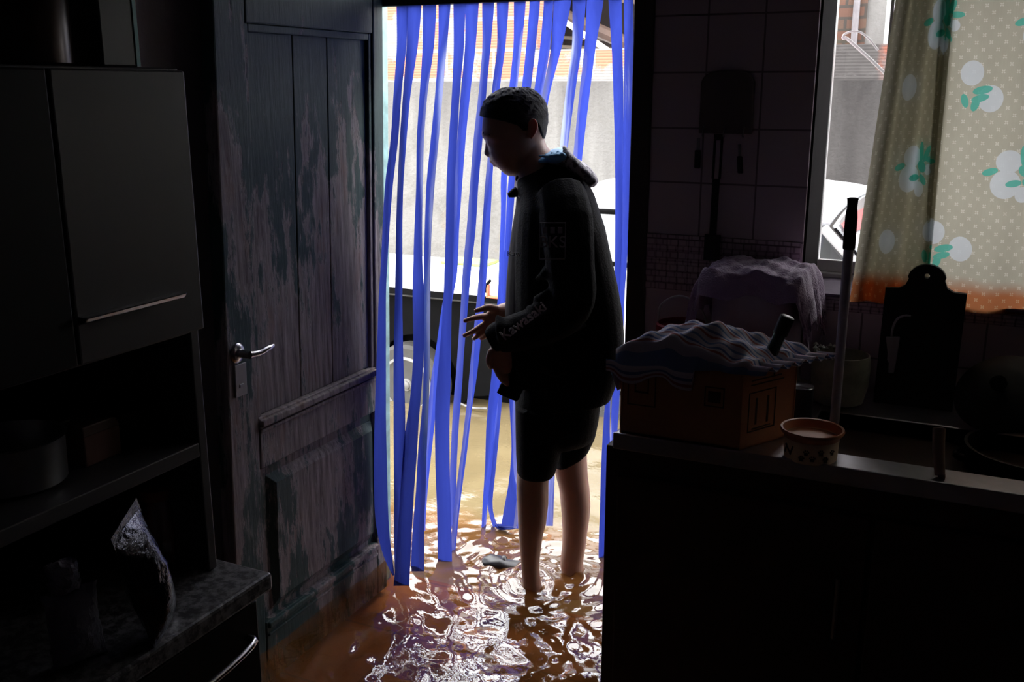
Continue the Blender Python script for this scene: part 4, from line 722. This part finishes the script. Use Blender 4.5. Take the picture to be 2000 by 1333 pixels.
print_rect(B, B+D, .12, .62, .035, .125, o=lambda bar: (bar(.2,.54,.04,.043), bar(.25,.28,.05,.11), bar(.46,.49,.05,.11), bar(.15,.75,.14,.143), bar(.15,.7,.15,.153))).build('box_print', CARDP, bx)
# striped cloth heaped over the box
def stripes(name, axis_, cols, sc):
    m, nt, o = newmat(name); tc = nd(nt, 'TexCoord'); sp = nd(nt, 'SeparateXYZ', {0: tc.outputs['UV']}); f = mth(nt, 'FRACT', mth(nt, 'MULTIPLY', sp.outputs[axis_], sc)); st = [(i/len(cols), c) for i, c in enumerate(cols)]
    c = ramp(nt, f, st, 'CONSTANT'); w = noise(nt, tc.outputs['UV'], 220, 2); pbsdf(nt, o, Base_Color=mixc(nt, mth(nt, 'MULTIPLY', w, .3), c, (.2,.18,.2)), Roughness=.9); return m
def uvgrid(o, h, w):
    me = o.data; uv = me.uv_layers.new(name='uv')
    for l in me.loops: i, j = divmod(l.vertex_index, w); uv.data[l.index].uv = (j/(w-1), i/(h-1))
STRIPE = stripes('striped tea towel', 1, [(.66,.61,.72),(.42,.12,.11),(.68,.63,.74),(.12,.18,.46),(.66,.61,.72),(.74,.69,.79),(.18,.28,.56),(.66,.61,.72)], 7.0)
r = np.random.default_rng(11); hN, wN = 54, 64; P = []
c0 = A+Z_*Hh
for i in range(hN):
    v = i/(hN-1)*1.46-.18; row = []                # v: front flap -> over the heap -> back
    for j in range(wN):
        u = j/(wN-1)*1.26-.10
        uu = min(max(u, 0.0), 1.0); vv = min(max(v, 0.0), 1.0)
        dome = .075*math.sin(math.pi*(.12+.8*uu)**.85)*(math.sin(math.pi*(.15+.7*vv)))**.7 if 0 <= u <= 1 else .02
        z = .004+dome+.008*math.sin(9*u+4*v+1)*math.sin(7*v-3*u)+.005*math.sin(21*u-8*v)+.003*math.sin(33*u+17*v); z = max(z, .005)
        p = A+(B-A)*(u*1.03-.01)+D*v; lift = 0
        if u < 0: z = .02+u*1.6*.6+.004*math.sin(26*v); p = A+D*v+(B-A)*(-.035-.02*(1-(u/-.1)))
        if u > 1: z = .012-.0*(u-1)+.006*math.sin(30*v)
        if v < .0:
            hang = (.012+.25*(-v)) if u < .62 else .012*(1-(u-.62)); z = .008-hang*1.05*(.8+.2*math.sin(14*u)); p = A+(B-A)*(u*1.03-.01)-Y_*(.008+.004*math.sin(30*u))
        row.append(p+Z_*(Hh+z))
    P.append(row)
tw = MB().grid(P).build('tea_towel', STRIPE, smooth=180, solid=.002); uvgrid(tw, hN, wN)
tag(tw, 'striped blue and red tea towel heaped over the cardboard box', 'towel')
# bottle sticking out of the box
GRN = gloss_glass('dark green glass', (.006,.03,.018), .05); p0 = B+D*.55+np.array([-.07,0,.02]); ptop = ony(1537,622,p0[1]+.03); ax = ptop-p0; L = np.linalg.norm(ax)
bt = thing('bottle', 'green glass bottle with black cap leaning out of the cardboard box', 'bottle', p0)
MB().lathe([(.028,0),(.031,.004),(.031,L*.52),(.026,L*.62),(.0145,L*.72),(.0135,L*.93),(.015,L*.935),(.015,L*.95)], p0, 24, ax).build('glass', GRN, bt, smooth=40)
MB().lathe([(.016,0),(.016,L*.15),(.012,L*.16)], p0+ax*.86, 20, ax).build('cap', plain('black foil cap', (.015,.014,.015), .4), bt, smooth=40)
# terracotta pet bowl
c = np.array([-.283,2.058,CZ+.001]); pb = thing('pet_bowl', 'cream and terracotta pet bowl with paw prints on the counter edge', 'bowl', c)
TERRA = plain('terracotta glaze', (.66,.26,.13), .5); CREAM = plain('cream glaze', (.92,.68,.46), .5); PAW = plain('brown paw paint', (.06,.025,.015), .5)
MB().lathe([(.050,0),(.054,.003),(.0565,.05),(.053,.05),(.049,.008),(.001,.006)], c, 48).build('body', CREAM, pb, smooth=40)
MB().lathe([(.0565,.0),(.058,.006),(.0635,.010),(.066,.015),(.0645,.019),(.060,.018),(.053,.0),(.045,-.022),(.001,-.026)], c+[0,0,.048], 48).build('rim', TERRA, pb, smooth=50)
def on_bowl(ang, z): rr = .0545+.002*z/.05+.0004; a = -math.pi/2+ang; return c+np.array([rr*math.cos(a), rr*math.sin(a), z]), np.array([math.cos(a), math.sin(a), 0]), np.array([-math.sin(a), math.cos(a), 0])
for ang, z in ((-.18,.012),(-.02,.026),(.22,.014),(.52,.028),(.72,.012),(1.0,.026)):
    b_ = MB(); p, n_, t_ = on_bowl(ang, z); b_.obox(p, (t_, n_, Z_), (.0038,.0006,.0032))
    for dx, dz in ((-.005,.004),(-.0018,.0068),(.0022,.0068),(.0052,.004)): b_.obox(p+t_*dx+Z_*dz, (t_, n_, Z_), (.0013,.0006,.0017))
    b_.build('paw_print', PAW, pb, bevel=.0004)
b_ = MB()
for ang, sl, L_ in ((-.97, .35, .0105), (-.80, -1.1, .0135), (-.62, .35, .0105)):
    p, n_, t_ = on_bowl(ang, .026); e_ = (Z_+t_*sl); e_ = e_/np.linalg.norm(e_); b_.obox(p, (e_, n_, np.cross(e_, n_)), (L_,.0007,.0017))
b_.build('bowl_letter', PAW, pb)
# drinks cooler under a purple towel, bucket, can, jug
Q = np.array([-.495,2.47,CZ+.001]); cl = thing('drinks_cooler', 'pale plastic drinks cooler under the purple towel', 'cooler', Q); LIL = plain('milky plastic', (.40,.32,.40), .5)
rs = []
for z, k in ((0,.92),(.01,1),(.25,1),(.27,.94),(.285,.7)): rs.append([Q+np.array([.105*k*math.copysign(abs(math.cos(q))**.55, math.cos(q)), .10*k*math.copysign(abs(math.sin(q))**.55, math.sin(q)), z]) for q in np.linspace(0, 2*math.pi, 40, False)])
MB().rings(rs).build('body', LIL, cl, smooth=40); MB().lathe([(.014,0),(.014,.03),(.008,.034)], Q+[0,-.10,.05], 16, (0,-1,0)).build('tap', plain('grey tap', (.2,.2,.2), .4), cl)
MB().box(Q+[-.095,-.092,.283], Q+[.095,.092,.300]).build('lid', LIL, cl, bevel=.006)
PUR = newmat('fluffy purple towel'); m_, nt_, o_ = PUR; v_ = coord(nt_); pbsdf(nt_, o_, Base_Color=mixc(nt_, noise(nt_, v_, 25), (.25,.15,.29), (.44,.32,.47)), Roughness=.95, Sheen_Weight=.5, Normal=bump(nt_, noise(nt_, v_, 220, 2), .8, .004))
hN, wN = 60, 80; P = []
for i in range(hN):
    v = i/(hN-1)*2-1; row = []
    for j in range(wN):
        u = j/(wN-1)*2-1; x = u*.225; y = v*.19
        ex, ey = .112, .108; ox = max(0, abs(x)-ex); oy = max(0, abs(y)-ey)
        px_ = math.copysign(min(abs(x), ex)+.16*ox, x); py_ = math.copysign(min(abs(y), ey)+.14*oy, y)
        fold = .012*math.sin(19*(y if ox > oy else x)*3+2*u)
        drop = ox*.98+oy*(.9 if v > 0 else .62)
        if ox > 0: py_ += fold*min(1, ox/.04)*.7; px_ += math.copysign(.012*math.sin(40*y)*min(1, ox/.05), x)
        if oy > 0: py_ += .016*math.sin(34*x+1)*min(1, oy/.03)
        z = .312+.020*math.cos(u*1.3)*math.cos(v*1.2)-drop+.007*math.sin(13*u+5*v)*math.cos(6*v-2*u)+.004*math.sin(27*u)*math.sin(19*v)
        row.append(Q+np.array([px_*1.05, py_*1.05, z]))
    P.append(row)
pt_ = MB().grid(P).build('purple_towel', m_, smooth=180, solid=.005); tag(pt_, 'fringed purple towel draped over the pale drinks cooler', 'towel')
FRG = plain('purple fringe', (.52,.40,.54), .95)
for k in range(26):
    i = int(k/25*(hN-1)); p = P[i][-1]; MB().tube([p, p+np.array([rng.normal(0,.002), rng.normal(0,.002), -.010]), p+np.array([rng.normal(0,.004), rng.normal(0,.004), -.022])], [.002,.0016,.0008], 6).build('tassel', FRG, pt_)
c = np.array([-.70,2.525,CZ+.001]); bk = thing('bucket', 'small clear bucket with a red rim behind the cardboard box', 'bucket', c)
MB().lathe([(.052,0),(.055,.004),(.066,.14),(.064,.14),(.053,.006),(.001,.006)], c, 36).build('pail', plain('cloudy plastic', (.30,.25,.27), .3), bk, smooth=40); MB().lathe([(.066,0),(.071,.004),(.071,.018),(.066,.022),(.064,.01)], c+[0,0,.13], 36).build('rim', plain('red plastic rim', (.35,.03,.04), .4), bk, smooth=40)
MB().tube(smooth_path([c+[-.07,0,.14], c+[-.055,-.02,.20], c+[0,-.03,.23], c+[.05,-.02,.20], c+[.07,0,.14]], 20), .003, 8).build('bail_handle', plain('white wire', (.5,.5,.5), .4), bk)
c = onz(1552,822,CZ+.001); c = np.array([-.352,2.30,CZ+.001]); cn = thing('can', 'open steel can standing behind the cardboard box', 'can', c)
MB().lathe([(.030,0),(.032,.003),(.032,.082),(.030,.082),(.029,.004),(.001,.004)], c, 32).build('body', plain('dark can label', (.05,.045,.05), .35, .4), cn, smooth=40); MB().lathe([(.0325,0),(.034,.002),(.0325,.004),(.030,.002)], c+[0,0,.08], 32).build('rim', STEEL, cn, smooth=60)
c = np.array([-.285,2.48,CZ+.001]); jg = thing('jug', 'cloudy yellowish plastic jug with a frothy rim in front of the tiles', 'jug', c); CLOUD = plain('cloudy yellow plastic', (.40,.40,.30), .3, var=.3, vs=20)
MB().lathe([(.045,0),(.058,.006),(.068,.05),(.07,.10),(.066,.125),(.063,.125),(.066,.10),(.064,.05),(.05,.01),(.001,.008)], c, 36).build('body', CLOUD, jg, smooth=40); b_ = MB()
for k in range(18):
    a = 2.0+k*.16; b_.lathe([(.001,-.006),(.006,0),(.001,.006)], c+np.array([.064*math.cos(a), .064*math.sin(a), .126+.004*math.sin(k*2.1)+(.012 if 5 < k < 10 else 0)]), 8)
b_.build('froth', plain('pale froth', (.5,.5,.45), .25), jg, smooth=60); MB().tube(smooth_path([c+[-.064,-.01,.105], c+[-.10,-.02,.10], c+[-.098,-.02,.055], c+[-.066,-.01,.04]], 14), .007, 8).build('handle', CLOUD, jg, smooth=60)
# white pole standing in front of the window
a = onz(1628,846,CZ); b = ony(1666,386,a[1]+.01); a0 = b-(b-a)*(b[2]-.746)/(b[2]-a[2]); pole = thing('mop_pole', 'slim pale pole with black end cap standing upright behind the pet bowl', 'pole', (a0[0],a0[1],.746)); a = a0; dv = (b-a); dv = dv/np.linalg.norm(dv); L = np.linalg.norm(b-a)
MB().lathe([(.0105,0),(.0108,L*.85)], a, 20, dv).build('tube', plain('pale lilac metal tube', (.44,.40,.48), .4), pole, smooth=40); MB().lathe([(.012,0),(.0135,.004),(.0130,.07),(.0115,.085),(.0105,.09),(.0115,.105),(.0125,.110),(.006,.112)], a+dv*(L-.112), 20, dv).build('end_cap', BLK, pole, smooth=40)
# black cutting board leaning on the wall, with a small brush hung in front
def bp_(x, z, y): return np.array([x, y, z])
BW = plain('black stained board', (.008,.007,.007), .6); cb = thing('cutting_board', 'big black cutting board with round handle leaning on the window wall', 'cutting board', (-.115,2.56,CZ))
pts = [(-.205,.905),(-.025,.905),(-.022,1.188),(-.052,1.190),(-.066,1.198),(-.073,1.215)]+[(-.113+.043*math.cos(q), 1.215+.036*math.sin(q)) for q in np.linspace(.15, math.pi-.15, 16)]+[(-.153,1.215),(-.160,1.198),(-.174,1.190),(-.203,1.188)]
b_ = MB(); hole = [(-.113+.006*math.cos(q), 1.224+.006*math.sin(q)) for q in np.linspace(0, 2*math.pi, 16, False)]
bm = bmesh.new(); tl = lambda z: 2.505+(z-.90)*.09
loops = []
for dy in (0, .018):
    o_ = [bm.verts.new((x, tl(z)+dy, z)) for x, z in pts]; h_ = [bm.verts.new((x, tl(z)+dy, z)) for x, z in hole]
    es = [bm.edges.new((o_[i], o_[(i+1) % len(o_)])) for i in range(len(o_))]+[bm.edges.new((h_[i], h_[(i+1) % len(h_)])) for i in range(len(h_))]
    bmesh.ops.triangle_fill(bm, use_beauty=True, edges=es); loops.append((o_, h_))
for k in (0, 1):
    a, b = loops[0][k], loops[1][k]
    for i in range(len(a)): bm.faces.new((a[i], a[(i+1) % len(a)], b[(i+1) % len(a)], b[i]))
bm.verts.ensure_lookup_table(); vs = [tuple(v.co) for v in bm.verts]; bm.verts.index_update(); fs = [tuple(v.index for v in f.verts) for f in bm.faces]; bm.free()
MB().add(vs, fs).build('board', BW, cb)
WPL = plain('white plastic', (.42,.38,.40), .45); pk = ony(1745,660,tl(1.0)-.02); bs_ = thing('washing_brush', 'small white plastic brush hung by its cord on the black cutting board', 'brush', pk)
P = [ony(x, y, tl(1.08)-.012) for x, y in ((1741,662),(1744,640),(1753,623),(1768,617),(1779,618))]; MB().tube(smooth_path(P, 16), .0028, 8).build('cord', WPL, bs_, smooth=60)
b_ = MB(); rs = []
for y, x0, x1 in ((658,1730,1758),(664,1731,1757),(690,1734,1753),(702,1733,1751),(708,1736,1750),(728,1735,1746)):
    a = ony(x0, y, tl(1.0)-.012); b = ony(x1, y, tl(1.0)-.012); rs.append([(a[0],a[1]-.006,a[2]),(b[0],b[1]-.006,b[2]),(b[0],b[1]+.004,b[2]),(a[0],a[1]+.004,a[2])])
b_.rings(rs).build('grip', WPL, bs_, bevel=.002)
# frying pan and pot lid at the right, wooden spoon
c = np.array([.115,2.30,.80]); pn = thing('cooking_pot', 'black cooking pot standing in the sink', 'pot', (.12,2.28,.745)); PAN = plain('black enamel', (.006,.0055,.006), .45, Specular_IOR_Level=.25)
MB().lathe([(.12,0),(.135,.006),(.14,.165),(.143,.168),(.136,.168),(.13,.01),(.001,.008)], (.15,2.29,.745), 44).build('pot', PAN, pn, smooth=40); MB().tube(smooth_path([(.02,2.26,.875),(-.015+.01,2.25,.885),(-.01+.01,2.29,.885),(.02,2.31,.875)], 12), .007, 8).build('ear_handle', PAN, pn)
a = ony(1835,775,2.33); b = ony(1985,735,2.36); n_ = np.array([-.35,-.75,.55]); n_ /= np.linalg.norm(n_)
ld = thing('pot_lid', 'round black pot lid leaning at the back of the sink', 'lid', (.13,2.40,.93)); MB().lathe([(.001,.014),(.05,.012),(.09,.006),(.105,0),(.106,-.004),(.09,0),(.001,.006)], (.075,2.44,.985), 40, (-.28,-.62,.72)).build('disc', PAN, ld, smooth=50); MB().lathe([(.008,.012),(.008,.03),(.018,.034),(.018,.044),(.006,.048)], (.075,2.44,.985), 18, (-.28,-.62,.72)).build('knob', BLK, ld, smooth=40)
a = onz(1832,925,CZ+.008); b = a+np.array([-.008,.035,.085]); ks = thing('wooden_spoon', 'wooden handle sticking up at the counter edge beside the sink', 'spoon', a)
MB().tube([a+np.array([.004,-.004,-.002]), a+(b-a)*.5, b*.98+a*.02, b], [.010,.012,.0125,.007], 12).build('handle', plain('worn pale wood', (.24,.15,.11), .6), ks, smooth=60); MB().tube([a+np.array([.012,-.002,-.004]), a+np.array([.006,-.003,-.003]), a+np.array([.003,-.003,0])], [.014,.013,.009], 10, flat=.5).build('spoon_head', plain('worn brown wood', (.12,.07,.05), .6), ks, smooth=60)
# utensil board on the tiles
yk_ = YW-.001; a = ony(1372,150,yk_); b = ony(1470,262,yk_)
ur = thing('utensil_rack', 'round-topped dark wooden utensil board hung on the tiled wall', 'rack', ((a[0]+b[0])/2,yk_,b[2])); RACK = plain('dark varnished board', (.14,.11,.11), .5)
cx, hw = (a[0]+b[0])/2, (b[0]-a[0])/2; pts = [(cx-hw, b[2]), (cx+hw, b[2])]+[(cx+hw*math.copysign(abs(math.cos(q))**.6, math.cos(q)), a[2]-.02+.035*math.sin(q)) for q in np.linspace(0, math.pi, 18)]
MB().prism([(x, yk_-.014, z) for x, z in pts], (0,.013,0)).build('board', RACK, ur, bevel=.003)
HK = [(-.055,0),(0,0),(.05,0)]
for dx, _ in HK: MB().tube(smooth_path([(cx+dx,yk_-.012,b[2]+.02),(cx+dx,yk_-.024,b[2]+.006),(cx+dx,yk_-.026,b[2]-.006),(cx+dx,yk_-.018,b[2]-.006)], 10), .002, 6).build('hook', STEELD, ur)
yu = yk_-.022; UT = plain('black kitchen plastic', (.012,.011,.012), .45)
p = ony(1404,262,yu); q = ony(1392,462,yu); lt = thing('long_spatula', 'long black spatula hanging from the middle of the utensil board', 'spatula', p); d_ = (q-p); L = np.linalg.norm(d_); d_ = d_/L; sx = np.array([1,0,0.]); nn = np.cross(d_, sx)
b_ = MB().obox(p+d_*.065+sx*.009, (d_, sx, nn), (.05,.003,.003)).obox(p+d_*.065-sx*.009, (d_, sx, nn), (.05,.003,.003)).obox(p+d_*.008, (d_, sx, nn), (.008,.012,.003)).build('grip', UT, lt, bevel=.0015)
MB().obox(p+d_*(.115+(L-.115)/2), (d_, sx, nn), ((L-.115)/2,.0095,.003)).build('handle', UT, lt, bevel=.002); MB().obox(q+d_*.03, (d_, sx, nn), (.035,.022,.0015)).build('blade', UT, lt, bevel=.002)
for nm, lb, ct_, (x0, y0), (x1, y1), w in (('paring_knife', 'short black-handled knife hanging at the left of the utensil board', 'knife', (1364,272), (1362,328), .008), ('peeler', 'small black peeler hanging at the right of the utensil board', 'peeler', (1444,285), (1446,338), .007)):
    p = ony(x0, y0, yu); q = ony(x1, y1, yu); o_ = thing(nm, lb, ct_, p); d_ = (q-p); L = np.linalg.norm(d_); d_ = d_/L
    MB().obox(p+d_*L*.70, (d_, sx, np.cross(d_, sx)), (L*.32,w,.005)).build('handle', UT, o_, bevel=.003); MB().obox(p+d_*L*.17, (d_, sx, np.cross(d_, sx)), (L*.22,w*.5,.001)).build('blade', STEELD, o_)
# curtain
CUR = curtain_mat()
def curtain(name, xtop, xbot, y0, zb, u0, u1, amp, n=70, ph=0.0, waves=5, hN=40):
    P = []; ZT = 2.02
    for i in range(hN):
        t = i/(hN-1); z = ZT+(zb-ZT)*t; row = []
        for j in range(n):
            s_ = j/(n-1); xa = xtop[0]+(xtop[1]-xtop[0])*s_; xb_ = xbot[0]+(xbot[1]-xbot[0])*s_; x = xa+(xb_-xa)*t
            row.append((x, y0-amp*(.5+.5*math.sin(waves*2*math.pi*s_+ph+.6*t))*(1.1-.3*t)-.010*math.sin(3*t+4*s_), z-.0*s_))
        P.append(row)
    return P, (u0, u1, zb, ZT, n, hN)
def put_curtain(P, k, name, parent):
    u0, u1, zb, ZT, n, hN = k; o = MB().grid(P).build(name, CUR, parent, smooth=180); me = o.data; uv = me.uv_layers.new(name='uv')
    for l in me.loops:
        i, j = divmod(l.vertex_index, n); uv.data[l.index].uv = (u0+(u1-u0)*j/(n-1), P[i][j][2]-zb)
    return o
cu_ = thing('curtain', 'fruit-printed beige curtain with rust-coloured hem hanging over the window', 'curtain', (.2,2.585,1.14))
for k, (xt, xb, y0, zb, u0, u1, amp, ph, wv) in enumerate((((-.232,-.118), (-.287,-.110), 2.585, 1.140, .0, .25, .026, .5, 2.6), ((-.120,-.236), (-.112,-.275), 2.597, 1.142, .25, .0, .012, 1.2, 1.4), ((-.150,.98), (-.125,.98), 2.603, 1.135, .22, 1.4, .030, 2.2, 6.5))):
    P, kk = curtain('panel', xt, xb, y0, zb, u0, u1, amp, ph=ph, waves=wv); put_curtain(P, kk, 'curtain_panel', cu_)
MB().tube([(-.5,2.585,2.035),(1.1,2.585,2.035)], .010, 12).build('curtain_rod', WHITEMET, cu_)
